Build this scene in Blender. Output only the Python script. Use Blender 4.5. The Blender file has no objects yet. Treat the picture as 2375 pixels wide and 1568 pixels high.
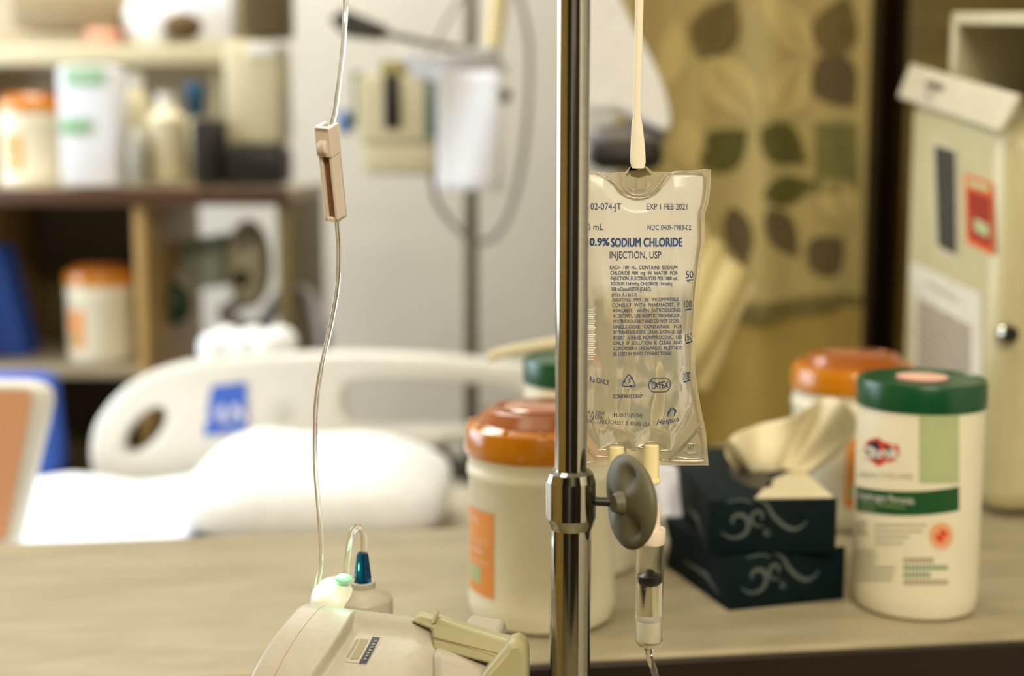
import bpy, bmesh, math, random
from mathutils import Vector, Matrix, noise
R = math.radians
random.seed(7)
S = bpy.context.scene
COL = S.collection

# ------------------------------------------------------------------ camera
PITCH = R(7.7); FPX = 50/36*2375; CAMZ = 1.315
cd = bpy.data.cameras.new('camera'); cam = bpy.data.objects.new('camera', cd); COL.objects.link(cam)
cam.location = (0, 0, CAMZ); cam.rotation_euler = (R(90)-PITCH, 0, 0)
cd.lens = 50; cd.sensor_width = 36; cd.clip_start = .05; cd.clip_end = 50
cd.dof.use_dof = True; cd.dof.focus_distance = .935; cd.dof.aperture_fstop = 2.8; cd.dof.aperture_blades = 9
S.camera = cam
S.view_settings.view_transform = 'Standard'; S.view_settings.look = 'None'
S.view_settings.gamma = 1; S.view_settings.use_curve_mapping = False
S.view_settings.exposure = 0.35

# ------------------------------------------------------------------ world and daylight
w = bpy.data.worlds.new('world'); S.world = w; w.use_nodes = True
bg = w.node_tree.nodes['Background']; bg.inputs[0].default_value = (.75, .85, 1, 1); bg.inputs[1].default_value = .6
def area(name, loc, rot, sx, sy, power, color):
    l = bpy.data.lights.new(name, 'AREA'); l.shape = 'RECTANGLE'; l.size = sx; l.size_y = sy
    l.energy = power; l.color = color
    o = bpy.data.objects.new(name, l); o.location = loc; o.rotation_euler = rot; COL.objects.link(o); return o
area('window_daylight', (-1.98, 2.35, 1.55), (0, R(-90), 0), 1.1, 1.7, 36, (.80, .90, 1.0))
WARM = (1.0, .88, .68)
area('ceiling_lamp_and_fill', (-.25, 1.0, 2.62), (0, 0, 0), 1.1, .55, 4, WARM)
area('ceiling_lamp_and_fill', (-.8, 2.9, 2.62), (0, 0, 0), 1.1, .55, 22, (1, .97, .92))
area('ceiling_lamp_and_fill', (.4, -1.0, 2.62), (0, 0, 0), 1.1, .55, 72, WARM)  # added fill behind the camera to brighten surfaces facing it

# ------------------------------------------------------------------ projection helpers
def ray(px, py):
    xc = (px-1187.5)/FPX; yc = -(py-784)/FPX
    c, s = math.cos(PITCH), math.sin(PITCH)
    return Vector((xc, c+s*yc, -s+c*yc))
def at(px, py, Y):
    d = ray(px, py); t = Y/d.y; return Vector((d.x*t, Y, CAMZ+d.z*t))
def onz(px, py, z):
    d = ray(px, py); t = (z-CAMZ)/d.z; return Vector((d.x*t, d.y*t, z))

# ------------------------------------------------------------------ materials
def lin(c):
    if isinstance(c, str): c = tuple(int(c[i:i+2], 16)/255 for i in (0, 2, 4))
    return tuple(v/12.92 if v <= .04045 else ((v+.055)/1.055)**2.4 for v in c)
def mat(name, col, rough=.5, metal=0, var=.06, scale=30, trans=0, ior=1.45, sub=0, bump=0, spec=.5, coat=0, stretch=(1,1,1), var2=None):
    m = bpy.data.materials.new(name); m.use_nodes = True; nt = m.node_tree
    p = nt.nodes['Principled BSDF']; c = lin(col)
    p.inputs['Roughness'].default_value = rough; p.inputs['Metallic'].default_value = metal
    p.inputs['Transmission Weight'].default_value = trans; p.inputs['IOR'].default_value = ior
    p.inputs['Specular IOR Level'].default_value = spec; p.inputs['Coat Weight'].default_value = coat
    if sub:
        p.inputs['Subsurface Weight'].default_value = sub; p.inputs['Subsurface Scale'].default_value = .01
    p.inputs['Base Color'].default_value = (*c, 1)
    if var:
        tc = nt.nodes.new('ShaderNodeTexCoord'); mp = nt.nodes.new('ShaderNodeMapping'); mp.inputs['Scale'].default_value = stretch
        n = nt.nodes.new('ShaderNodeTexNoise'); n.inputs['Scale'].default_value = scale; n.inputs['Detail'].default_value = 4
        r = nt.nodes.new('ShaderNodeValToRGB'); a = c; b = lin(var2) if var2 else tuple(min(1, v*(1+var)) for v in c)
        r.color_ramp.elements[0].position = .35; r.color_ramp.elements[1].position = .65
        r.color_ramp.elements[0].color = (*[v*(1-var) for v in a], 1); r.color_ramp.elements[1].color = (*b, 1)
        nt.links.new(tc.outputs['Object'], mp.inputs[0]); nt.links.new(mp.outputs[0], n.inputs['Vector'])
        nt.links.new(n.outputs['Fac'], r.inputs[0]); nt.links.new(r.outputs[0], p.inputs['Base Color'])
        if bump:
            bn = nt.nodes.new('ShaderNodeBump'); bn.inputs['Strength'].default_value = bump; bn.inputs['Distance'].default_value = .002
            nt.links.new(n.outputs['Fac'], bn.inputs['Height']); nt.links.new(bn.outputs[0], p.inputs['Normal'])
    return m
def emis(name, col, s):
    m = bpy.data.materials.new(name); m.use_nodes = True; p = m.node_tree.nodes['Principled BSDF']
    p.inputs['Base Color'].default_value = (*lin(col), 1); p.inputs['Emission Color'].default_value = (*lin(col), 1)
    p.inputs['Emission Strength'].default_value = s; return m
def film(name, col, haze, rough, ior, tint='ffffff', haze2=None, z0=0, z1=1):
    """clear plastic holding liquid: refraction with a little milky scatter"""
    m = bpy.data.materials.new(name); m.use_nodes = True; nt = m.node_tree
    p = nt.nodes['Principled BSDF']; p.inputs['Transmission Weight'].default_value = 1; p.inputs['IOR'].default_value = ior
    p.inputs['Roughness'].default_value = rough; p.inputs['Base Color'].default_value = (*lin(tint), 1)
    tr = nt.nodes.new('ShaderNodeBsdfTranslucent'); tr.inputs[0].default_value = (*lin(col), 1)
    df = nt.nodes.new('ShaderNodeBsdfDiffuse'); df.inputs[0].default_value = (*lin(col), 1)
    a = nt.nodes.new('ShaderNodeMixShader'); a.inputs[0].default_value = .7
    nt.links.new(tr.outputs[0], a.inputs[1]); nt.links.new(df.outputs[0], a.inputs[2])
    b = nt.nodes.new('ShaderNodeMixShader'); b.inputs[0].default_value = haze
    if haze2 is not None:
        tc = nt.nodes.new('ShaderNodeTexCoord'); sx = nt.nodes.new('ShaderNodeSeparateXYZ'); mr = nt.nodes.new('ShaderNodeMapRange')
        nt.links.new(tc.outputs['Object'], sx.inputs[0]); nt.links.new(sx.outputs['Z'], mr.inputs['Value'])
        mr.inputs['From Min'].default_value = z0; mr.inputs['From Max'].default_value = z1; mr.inputs['To Min'].default_value = haze; mr.inputs['To Max'].default_value = haze2
        nt.links.new(mr.outputs[0], b.inputs[0])
    nt.links.new(p.outputs[0], b.inputs[1]); nt.links.new(a.outputs[0], b.inputs[2])
    nt.links.new(b.outputs[0], nt.nodes['Material Output'].inputs[0])
    n = nt.nodes.new('ShaderNodeTexNoise'); n.inputs['Scale'].default_value = 60
    bn = nt.nodes.new('ShaderNodeBump'); bn.inputs['Strength'].default_value = .05; bn.inputs['Distance'].default_value = .001
    nt.links.new(n.outputs['Fac'], bn.inputs['Height']); nt.links.new(bn.outputs[0], p.inputs['Normal'])
    return m

M = dict(
 wall=mat('wall_paint', 'eeeadf', .7, scale=3, var=.03),
 wallwarm=mat('ochre_reflection_wall', 'b59a58', .6, scale=3, var=.08),
 ceil=mat('ceiling_tile', 'e8e6dc', .9), floor=mat('floor_vinyl', '8d8468', .35, scale=6, var=.12),
 umber=mat('umber_reflection_wall', '352f24', .5, scale=3, var=.2), gap_shade=mat('dark_gap_shade', '2a1e08', .9, spec=.1, scale=9, var=.2), wood=mat('dark_wood', '6b5614', .4, scale=8, stretch=(1, 12, 12), var=.3),
 brown=mat('brown_edging', '4a2c14', .45, scale=10, var=.2, stretch=(1, 8, 8)),
 espresso=mat('espresso_edge', '1c0d04', .4, scale=10, var=.2),
 counter=mat('laminate_counter', '958b70', .36, scale=9, var=.07, var2='a1967a', stretch=(1, 3, 1)),
 shelfin=mat('shelf_lining', '6b5c36', .6, scale=5, var=.1), shelftop=mat('shelf_top', 'a89a80', .4),
 sideW=mat('side_panel_maple', 'a88850', .5, scale=6, var=.1),
 cream=mat('cream_plastic', 'c8bf9f', .38, var=.03), creamdk=mat('warm_cream_plastic', 'aea67e', .35, var=.03),
 lever=mat('pale_olive_cream_plastic', '97906a', .4, var=.03), beige=mat('beige_pump_plastic', 'a49c8c', .42, var=.03, scale=200, bump=.03), beigeseam=mat('brown_seam', '7a5436', .7, var=0),
 white=mat('white_plastic', 'dddbd3', .35, var=.02), whitecool=mat('white_linen', 'eceef2', .8, scale=40, var=.03),
 paper=mat('white_paper', 'dee0e8', .8, var=.02), greyolive=mat('olive_grey_ink', '8d8568', .6, var=0), matt=mat('mattress_cover', 'b4ac98', .7, var=.05), grey=mat('grey_plastic', '8c8a7c', .5), dkgrey=mat('charcoal_plastic', '34332b', .5),
 black=mat('black_plastic', '14120c', .45), blue=mat('blue_cloth', '2f55b0', .8, scale=60, var=.15),
 peach=mat('peach_board', 'dba27c', .55, scale=4, var=.04), orange=mat('orange_label_ink', 'd98c3c', .5),
 lidorange=mat('orange_lid_plastic', 'bb7206', .22, var=.05, coat=.3), lidred=mat('amber_lid_insert', '96500c', .22, var=.05),
 lidamber=mat('amber_flap_highlight_tint', 'b4704c', .2, var=.05, coat=.5), lidpink=mat('pink_lid_sticker', 'e2b09c', .4, var=.05),
 lidgreen=mat('green_lid_plastic', '064625', .3, var=.05), greendk=mat('green_label_ink', '0e4a1c', .5, var=0), greenmid=mat('mid_green_label_ink', '3d7a40', .5, var=0),
 greenpale=mat('pale_green_label_ink', 'a9b583', .5, var=.05), red=mat('red_label_ink', 'd3421e', .5, var=0), redlite=mat('salmon_label_ink', 'dea274', .5, var=0),
 navy=mat('navy_ink', '1b3560', .6, var=0), navydk=mat('dark_navy_ink', '141c34', .5, var=0), greyink=mat('grey_ink', '9f9c86', .6, var=0), greenink=mat('green_ink', '3f7a4a', .6, var=0),
 navybright=mat('blue_title_ink', '0f3f74', .6, var=0), brownink=mat('brown_grey_ink', '8c7860', .6, var=0),
 canbody=mat('white_canister_plastic', 'ddd6bc', .4, var=.02, sub=.1),
 teal=mat('dark_teal_card', '031517', .7, var=.1, spec=.15), swirl=mat('silver_grey_ink', '4c5652', .5, var=.1), tissue=mat('cream_tissue', 'd9cfae', .9, var=.03),
 chrome=mat('brushed_chrome', 'a5a296', .08, 1, var=.05, scale=80, stretch=(1, 1, 6)),
 steel=mat('dull_steel', '77715c', .35, 1, var=.1),
 knob=mat('grey_knob_plastic', '5a5740', .55, var=.05, scale=20),
 clamp=mat('pinkish_clamp_plastic', 'dccfc0', .35, var=.02), slot=mat('brown_slot_plastic', '7a5138', .6),
 port=mat('yellowish_port_vinyl', 'eadca6', .3, var=.02), pinkcap=mat('pale_pink_cap_plastic', 'dfcdb9', .35, var=.02),
 strap=mat('milky_strap_vinyl', 'eae2cc', .35, var=.03), meniscusd=mat('dark_plum_meniscus', '0a0510', .35, var=0), filt=mat('white_filter', 'e4dfcc', .7, var=.05, scale=200),
 bluecon=film('blue_connector_plastic', '0a5a80', .35, .05, 1.45, '0c5f96'),
 tube=film('clear_tube_vinyl', 'd8d2bc', .06, .02, 1.42, 'f6f2ea'), clear=film('clear_chamber_plastic', 'd8d2bc', .008, .01, 1.1, 'fbf9f2'),
 liquid=film('clear_liquid', 'd8d2bc', .005, .0, 1.33), bagfilm=film('bag_vinyl', 'f6f4ea', .16, .03, 1.33, 'fdfcf8', .66, .110, .124), bagweld=film('bag_weld_vinyl', 'e8dfc2', .30, .05, 1.4, 'f6f0e0'),
 lamp=emis('lamp_diffuser', 'fff4d8', 3.0), greenled=emis('green_indicator_light', 'a8ffc8', 1.6),
 curtain=mat('ochre_curtain_cloth', 'ac9c66', .85, scale=7, var=.08, stretch=(5, 1, 1)), curtaindk=mat('olive_hem_cloth', '6d6236', .9, scale=100, var=.4),
 plain=mat('plain_gold_cloth', 'a08a46', .85, scale=5, var=.10),
 leafbrown=mat('brown_leaf_print', '6a5a32', .85, scale=60, var=.2, stretch=(4,1,1)), leafolive=mat('olive_leaf_print', '55511f', .85, scale=60, var=.2, stretch=(4,1,1)), leafpale=mat('pale_leaf_print', 'c0ad72', .85, scale=60, var=.1, stretch=(4,1,1)),
 leafgreen=mat('green_leaf_print', '6f6c3a', .85, scale=60, var=.15), leafplum=mat('taupe_leaf_print', '5e4f30', .85, scale=60, var=.2, stretch=(4,1,1)),
 gown3=mat('off_white_sheet', 'd2ccba', .6), gown2=mat('cream_card', 'bfb594', .7), gown=mat('pale_yellow_cloth', 'c8b984', .7, scale=12, var=.06), hose=mat('grey_hose', '7d7977', .5), poly=mat('grey_film_bag', 'a8a690', .3, scale=12, var=.25),
 polyglint=mat('film_bag_highlight', 'd8dae8', .3, scale=12, var=.1),
)

# ------------------------------------------------------------------ object helpers
def basis(o):
    m = o.matrix_basis.copy()
    while o.parent: o = o.parent; m = o.matrix_basis @ m
    return m
def tag(o, label=None, cat=None, group=None, kind=None):
    if label: o['label'] = label
    if cat: o['category'] = cat
    if group: o['group'] = group
    if kind: o['kind'] = kind
    return o
def thing(name, label, cat, loc=(0, 0, 0), rz=0, group=None):
    o = bpy.data.objects.new(name, None); o.empty_display_size = .05; COL.objects.link(o)
    o.location = loc; o.rotation_euler = (0, 0, rz); return tag(o, label, cat, group)
def dup(root, loc, rz, label):
    def cp(o, par):
        c = o.copy(); COL.objects.link(c); c.parent = par
        for ch in list(o.children): cp(ch, c)
        return c
    r = cp(root, None); r.location = loc; r.rotation_euler = (0, 0, rz); r['label'] = label; return r

class MB:
    def __init__(s): s.bm = bmesh.new(); s.mi = 0
    def _done(s, n0):
        s.bm.faces.ensure_lookup_table()
        for f in s.bm.faces[n0:]: f.material_index = s.mi
    def box(s, c, d, rot=None, bev=0, seg=2):
        n0 = len(s.bm.faces)
        t = bmesh.new(); bmesh.ops.create_cube(t, size=1)
        for v in t.verts: v.co = Vector((v.co.x*d[0], v.co.y*d[1], v.co.z*d[2]))
        if bev: bmesh.ops.bevel(t, geom=t.edges[:], offset=min(bev, .49*min(d)), segments=seg, profile=.5, affect='EDGES')
        m = Matrix.Translation(Vector(c))
        if rot is not None: m = m @ (rot if isinstance(rot, Matrix) else Matrix.Rotation(rot, 4, 'Z'))
        s._merge(t, m); s._done(n0); return s
    def _merge(s, t, m):
        mp = {v: s.bm.verts.new(m @ v.co) for v in t.verts}
        for f in t.faces:
            try: s.bm.faces.new([mp[v] for v in f.verts])
            except ValueError: pass
        t.free()
    def lathe(s, prof, M0=Matrix(), seg=48, a0=0, a1=2*math.pi):
        n0 = len(s.bm.faces); full = abs(a1-a0-2*math.pi) < 1e-6; n = seg if full else seg+1
        rings = []
        for r, z in prof:
            if r < 1e-7 and full: rings.append([s.bm.verts.new(M0 @ Vector((0, 0, z)))])
            else: rings.append([s.bm.verts.new(M0 @ Vector((r*math.cos(a0+(a1-a0)*i/seg), r*math.sin(a0+(a1-a0)*i/seg), z))) for i in range(n)])
        for a, b in zip(rings, rings[1:]):
            for i in range(seg):
                j = (i+1) % n
                q = [a[i % len(a)], a[j % len(a)], b[j % len(b)], b[i % len(b)]]
                if len(a) == 1: q = [a[0], b[j], b[i]]
                elif len(b) == 1: q = [a[i], a[j], b[0]]
                try: s.bm.faces.new(q)
                except ValueError: pass
        s._done(n0); return s
    def surf(s, f, nu, nv, cu=False):
        n0 = len(s.bm.faces)
        g = [[s.bm.verts.new(f(i/nu, j/nv)) for j in range(nv+1)] for i in range(nu + (0 if cu else 1))]
        for i in range(nu):
            for j in range(nv):
                k = (i+1) % len(g); s.bm.faces.new([g[i][j], g[k][j], g[k][j+1], g[i][j+1]])
        s._done(n0); return s
    def tube(s, pts, r, seg=12, res=8, smooth=True):
        n0 = len(s.bm.faces)
        P = [Vector(p) for p in pts]; rr = r if isinstance(r, (list, tuple)) else [r]*len(P)
        if smooth and len(P) > 2:
            Q, Rr = [], []
            for i in range(len(P)-1):
                p0, p1, p2, p3 = P[max(i-1, 0)], P[i], P[i+1], P[min(i+2, len(P)-1)]
                for k in range(res):
                    t = k/res
                    Q.append(.5*((2*p1)+(p2-p0)*t+(2*p0-5*p1+4*p2-p3)*t*t+(-p0+3*p1-3*p2+p3)*t**3)); Rr.append(rr[i]*(1-t)+rr[i+1]*t)
            Q.append(P[-1]); Rr.append(rr[-1]); P, rr = Q, Rr
        t0 = (P[1]-P[0]).normalized(); up = Vector((0, 0, 1)) if abs(t0.z) < .9 else Vector((0, 1, 0))
        x = t0.cross(up).normalized(); rings = []
        for i, p in enumerate(P):
            t = (P[min(i+1, len(P)-1)]-P[max(i-1, 0)]).normalized()
            x = (x - t*x.dot(t)).normalized(); y = t.cross(x)
            rings.append([s.bm.verts.new(p+(x*math.cos(2*math.pi*k/seg)+y*math.sin(2*math.pi*k/seg))*rr[i]) for k in range(seg)])
        for a, b in zip(rings, rings[1:]):
            for k in range(seg): s.bm.faces.new([a[k], a[(k+1) % seg], b[(k+1) % seg], b[k]])
        s.bm.faces.new(rings[0][::-1]); s.bm.faces.new(rings[-1]); s._done(n0); return s
    def sphere(s, c, r, sc=(1, 1, 1), u=20, v=12):
        n0 = len(s.bm.faces)
        bmesh.ops.create_uvsphere(s.bm, u_segments=u, v_segments=v, radius=r, matrix=Matrix.Translation(Vector(c)) @ Matrix.Diagonal((*sc, 1)))
        s._done(n0); return s
    def poly(s, pts):
        n0 = len(s.bm.faces); s.bm.faces.new([s.bm.verts.new(p) for p in pts]); s._done(n0); return s
    def prism(s, pts, d):
        """solid from a polygon of 3-D points pushed along vector d"""
        n0 = len(s.bm.faces); a = [s.bm.verts.new(p) for p in pts]; b = [s.bm.verts.new(Vector(p)+Vector(d)) for p in pts]
        s.bm.faces.new(a); s.bm.faces.new(b[::-1])
        for i in range(len(a)): j = (i+1) % len(a); s.bm.faces.new([a[j], a[i], b[i], b[j]])
        s._done(n0); return s
    def build(s, name, mats, parent=None, local=False, ang=38, solid=0, bevel=0, smoothmod=0):
        me = bpy.data.meshes.new(name)
        bmesh.ops.recalc_face_normals(s.bm, faces=s.bm.faces[:])
        s.bm.to_mesh(me); s.bm.free()
        for m in (mats if isinstance(mats, (list, tuple)) else [mats]): me.materials.append(M[m] if isinstance(m, str) else m)
        me.shade_smooth(); me.set_sharp_from_angle(angle=R(ang))
        o = bpy.data.objects.new(name, me); COL.objects.link(o)
        if parent:
            if not local: me.transform(basis(parent).inverted())
            o.parent = parent
        if bevel:
            b = o.modifiers.new('bevel', 'BEVEL'); b.width = bevel; b.segments = 3; b.limit_method = 'ANGLE'; b.angle_limit = R(35)
        if solid:
            b = o.modifiers.new('solid', 'SOLIDIFY'); b.thickness = solid; b.offset = 0
        if smoothmod:
            b = o.modifiers.new('sub', 'SUBSURF'); b.levels = b.render_levels = smoothmod
        return o
def struct(name, mb, mats): return tag(mb.build(name, mats), kind='structure')

# 2-D filled outline with holes -> mesh (vertices in x, y; z = 0..depth)
def outline_mesh(splines, depth, bev=0):
    cu = bpy.data.curves.new('t', 'CURVE'); cu.dimensions = '2D'; cu.fill_mode = 'BOTH'
    cu.extrude = depth/2; cu.offset = -bev; cu.bevel_depth = bev; cu.bevel_resolution = 2
    for pts in splines:
        sp = cu.splines.new('POLY'); sp.points.add(len(pts)-1); sp.use_cyclic_u = True
        for p, q in zip(sp.points, pts): p.co = (q[0], q[1], 0, 1)
    o = bpy.data.objects.new('t', cu); me = bpy.data.meshes.new_from_object(o)
    bpy.data.objects.remove(o); bpy.data.curves.remove(cu); return me
def text_mesh(s, bold=0, italic=0, sp=1.0):
    cu = bpy.data.curves.new('t', 'FONT'); cu.body = s; cu.size = 1; cu.offset = bold; cu.shear = italic; cu.resolution_u = 3; cu.space_character = sp
    o = bpy.data.objects.new('t', cu); me = bpy.data.meshes.new_from_object(o)
    bpy.data.objects.remove(o); bpy.data.curves.remove(cu); return me
from mathutils.bvhtree import BVHTree
def on_mesh(bm, off):
    bm.verts.ensure_lookup_table(); bm.faces.ensure_lookup_table(); tree = BVHTree.FromBMesh(bm); org = Vector((0, 0, CAMZ)); last = [.9]
    def f(px, py):
        d_ = ray(px, py).normalized(); h = tree.ray_cast(org, d_)
        if h[0] is not None: last[0] = h[3]
        return org+d_*(last[0]-off)
    return f
class Decal(MB):
    """flat print laid on a surface: self.f maps pixel-frame guides (x, y) to a point just off the surface"""
    def __init__(s, f): super().__init__(); s.f = f
    def text(s, body, x0, x1, y0, y1, mi=0, bold=0, italic=0, ya=0, yb=0, ref=None):
        """fit the text between x0..x1 with its capitals between y0 (top) and y1 (baseline); ya, yb lift the two ends"""
        n0 = len(s.bm.faces); me = text_mesh(body, 0, italic); vs = [v.co for v in me.vertices]
        ax, bx = min(v.x for v in vs), max(v.x for v in vs); hh = (y1-y0)/.695
        for sx, sy in (((0, 0),) if not bold else ((-bold, -bold*.5), (bold, -bold*.5), (-bold, bold*.5), (bold, bold*.5))):
            nv = []
            for v in vs:
                u = (v.x-ax)/(bx-ax); y = y1-v.y*hh+sy*hh+ya*(1-u)+yb*u
                nv.append(s.bm.verts.new(s.f(x0+(x1-x0)*u+sx*hh, y)))
            for p in me.polygons:
                try: s.bm.faces.new([nv[i] for i in p.vertices])
                except ValueError: pass
        bpy.data.meshes.remove(me); s.mi = mi; s._done(n0); return s
    def quad(s, x0, x1, y0, y1, mi=0, n=8, sag=0):
        s.mi = mi
        s.surf(lambda u, v: s.f(x0+(x1-x0)*u, y0+(y1-y0)*v+sag*(1-(2*u-1)**2)), n, 2); return s
    def quad4(s, p0, p1, p2, p3, mi=0, n=6):
        s.mi = mi; a, b, c, e = [Vector(p) for p in (p0, p1, p2, p3)]
        def g(u, v): q = (a.lerp(b, u)).lerp(e.lerp(c, u), v); return s.f(q.x, q.y)
        s.surf(g, n, n); return s
    def shape(s, pts, mi=0):
        s.mi = mi; n = len(pts); cx = sum(p[0] for p in pts)/n; cy = sum(p[1] for p in pts)/n; n0 = len(s.bm.faces)
        c = s.bm.verts.new(s.f(cx, cy)); v = [s.bm.verts.new(s.f(*p)) for p in pts]
        for i in range(n): s.bm.faces.new([c, v[i], v[(i+1) % n]])
        s._done(n0); return s
    def line(s, pts, w, mi=0, closed=False, ws=None):
        s.mi = mi; P = [Vector(p) for p in pts]; n = len(P); L = []
        for i in range(n):
            a = P[(i-1) % n if closed else max(i-1, 0)]; b = P[(i+1) % n if closed else min(i+1, n-1)]
            d = (b-a).normalized(); nn = Vector((-d.y, d.x))*(ws[i] if ws else w)/2
            L.append((s.bm.verts.new(s.f(*(P[i]+nn))), s.bm.verts.new(s.f(*(P[i]-nn)))))
        n0 = len(s.bm.faces)
        for i in range(n if closed else n-1):
            a, b = L[i], L[(i+1) % n]; s.bm.faces.new([a[0], a[1], b[1], b[0]])
        s._done(n0); return s
def ell(cx, cy, rx, ry, n=28, rot=0):
    return [(cx+rx*math.cos(t)*math.cos(rot)-ry*math.sin(t)*math.sin(rot), cy+rx*math.cos(t)*math.sin(rot)+ry*math.sin(t)*math.cos(rot)) for t in [2*math.pi*i/n for i in range(n)]]
def catmull(pts, res=6, closed=False):
    P = [Vector(p) for p in pts]; n = len(P); out = []
    for i in range(n if closed else n-1):
        g = (lambda k: P[k % n]) if closed else (lambda k: P[min(max(k, 0), n-1)])
        p0, p1, p2, p3 = g(i-1), g(i), g(i+1), g(i+2)
        for k in range(res):
            t = k/res; out.append(.5*((2*p1)+(p2-p0)*t+(2*p0-5*p1+4*p2-p3)*t*t+(-p0+3*p1-3*p2+p3)*t**3))
    if not closed: out.append(P[-1])
    return out
def lerp1(x, xs, ys):
    if x <= xs[0]: return ys[0]
    for a, b, c, d in zip(xs, xs[1:], ys, ys[1:]):
        if x <= b: return c+(d-c)*(x-a)/(b-a)
    return ys[-1]
def pxbox(mb, x0, x1, y0, y1, Y, dep, bev=.004, rz=0):
    a, b = at(x0, y1, Y), at(x1, y0, Y); return mb.box(((a.x+b.x)/2, Y+dep/2, (a.z+b.z)/2), (b.x-a.x, dep, b.z-a.z), rz, bev)

# ------------------------------------------------------------------ room shell
X0, X1, Y0, Y1, H = -1.95, 1.9, -2.0, 4.0, 2.7
struct('floor', MB().box(((X0+X1)/2, 1, -.05), (X1-X0+.4, 6.4, .1)), 'floor')
struct('ceiling', MB().box(((X0+X1)/2, 1, H+.05), (X1-X0+.4, 6.4, .1)), 'ceil')
struct('wall_back', MB().box(((X0+X1)/2, Y1+.05, H/2), (X1-X0+.2, .1, H)), 'wall')
wr_ = MB(); wr_.box((X1+.05, 1.85, H/2), (.1, 4.3, H)); wr_.box((X1+.05, -.65, H/2), (.1, .7, H)); wr_.mi = 1; wr_.box((X1+.05, -1.5, H/2), (.1, 1.0, H)); struct('wall_right', wr_, ['wall', 'umber'])  # umber stretch darkens what the chrome pole mirrors
struct('wall_front', MB().box((-.9, Y0-.05, H/2), (2.3, .1, H)).box((1.5, Y0-.05, H/2), (.9, .1, H)).box((.65, Y0-.05, 2.4), (.9, .1, .6)), 'umber')  # unseen wall coloured dark for the pole's reflections
wl = MB()
wl.mi = 1; wl.box((X0-.05, .1, H/2), (.1, 2.8, H)); wl.mi = 2; wl.box((X0-.05, -1.65, H/2), (.1, .7, H)); wl.mi = 0  # ochre and umber stretches coloured for strips mirrored in the pole
wl.box((X0-.05, 3.6, H/2), (.1, .8, H)).box((X0-.05, 2.35, .45), (.1, 1.7, .9)).box((X0-.05, 2.35, 2.45), (.1, 1.7, .5))
struct('wall_left', wl, ['wall', 'wallwarm', 'umber'])
wf = MB()
for yy in (1.53, 2.35, 3.17): wf.box((X0-.05, yy, 1.55), (.08, .06, 1.3), bev=.005)
for zz in (.93, 2.17): wf.box((X0-.05, 2.35, zz), (.08, 1.7, .06), bev=.005)
struct('window_1', wf, 'white')
struct('reflection_door_dark', MB().box((.65, Y0-.03, 1.05), (.9, .05, 2.1), bev=.004).sphere((.3, Y0+.03, 1.0), .03), 'espresso')  # unseen, added for a dark band in the chrome pole
struct('reflection_door_grey', MB().box((-.42, Y0-.01, 1.05), (.5, .05, 2.1), bev=.004).sphere((-.62, Y0+.04, 1.0), .03), mat('blue_grey_reflection_door', '6f7c84', .5))  # unseen, added for the blue-grey strip reflected in the pole
struct('baseboard_back', MB().box((0, Y1-.01, .06), (3.8, .02, .12)), 'brown')
for x, y, lab in ((-.25, 1.0, 'recessed ceiling light above the counter'), (-.8, 2.9, 'recessed ceiling light above the bed'), (.4, -1.0, 'added ceiling panel giving frontal fill near the dark wooden door')):
    t = thing('ceiling_light', lab, 'light', (x, y, H-.04))
    fr = MB()
    for dx in (-.58, .58): fr.box((dx, 0, .02), (.04, .65, .04), bev=.003)
    for dy in (-.305, .305): fr.box((0, dy, .02), (1.12, .04, .04), bev=.003)
    fr.build('frame', 'white', t, local=True); MB().box((0, 0, .02), (1.12, .57, .01)).build('diffuser', 'lamp', t, local=True)
# dark wooden wardrobe flank on the right, behind curtain and sharps container
t = thing('wardrobe', 'tall dark wooden wardrobe behind the sharps container at the right', 'wardrobe', (1.05, 2.75, 0))
MB().box((1.05, 2.75, 1.15), (1.2, .5, 2.3), bev=.005).build('carcass', 'wood', t)
for k in (0, 1):
    d = MB().box((.75+k*.6, 2.49, 1.15), (.59, .02, 2.2), bev=.004).build('door', 'wood', t)
    MB().tube([(1.0+k*.1, 2.46, .95), (1.0+k*.1, 2.46, 1.15)], .006).build('handle', 'steel', d)

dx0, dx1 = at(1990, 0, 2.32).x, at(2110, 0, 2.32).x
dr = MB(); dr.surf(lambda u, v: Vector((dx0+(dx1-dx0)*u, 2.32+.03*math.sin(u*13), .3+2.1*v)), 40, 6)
tag(dr.build('gap_shade', 'gap_shade', solid=.004, ang=180), 'dark sheet painted as the shaded gap between the leaf print curtain and the sharps container', 'curtain')  # dark sheet put in for the shaded gap beside the curtain

# ------------------------------------------------------------------ counter (ledge) with dark edge
CA = R(7.9); cu, cv = Vector((math.cos(CA), math.sin(CA), 0)), Vector((-math.sin(CA), math.cos(CA), 0))
F0 = onz(1230, 1535, .9)
def cpt(a, b, z): return F0+cu*a+cv*b+Vector((0, 0, z-.9))
t = thing('counter', 'speckled tan laminate counter with a dark brown front edge', 'counter', cpt(0, .2, 0), CA)
TOPP = [cpt(-1.3, .004, .87), cpt(.85, .004, .87), cpt(.85, .80, .87), cpt(.38, .80, .87), cpt(.30, .418, .87), cpt(-1.3, .418, .87)]
MB().prism(TOPP, (0, 0, .03)).build('worktop', 'counter', t, bevel=.004)
MB().prism([cpt(-1.3, -.004, .855), cpt(.85, -.004, .855), cpt(.85, .004, .855), cpt(-1.3, .004, .855)], (0, 0, .041)).build('front_edge', 'espresso', t, bevel=.002)
MB().prism([cpt(-1.28, .02, 0), cpt(.83, .02, 0), cpt(.83, .39, 0), cpt(-1.28, .39, 0)], (0, 0, .87)).build('carcass', 'espresso', t)

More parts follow.
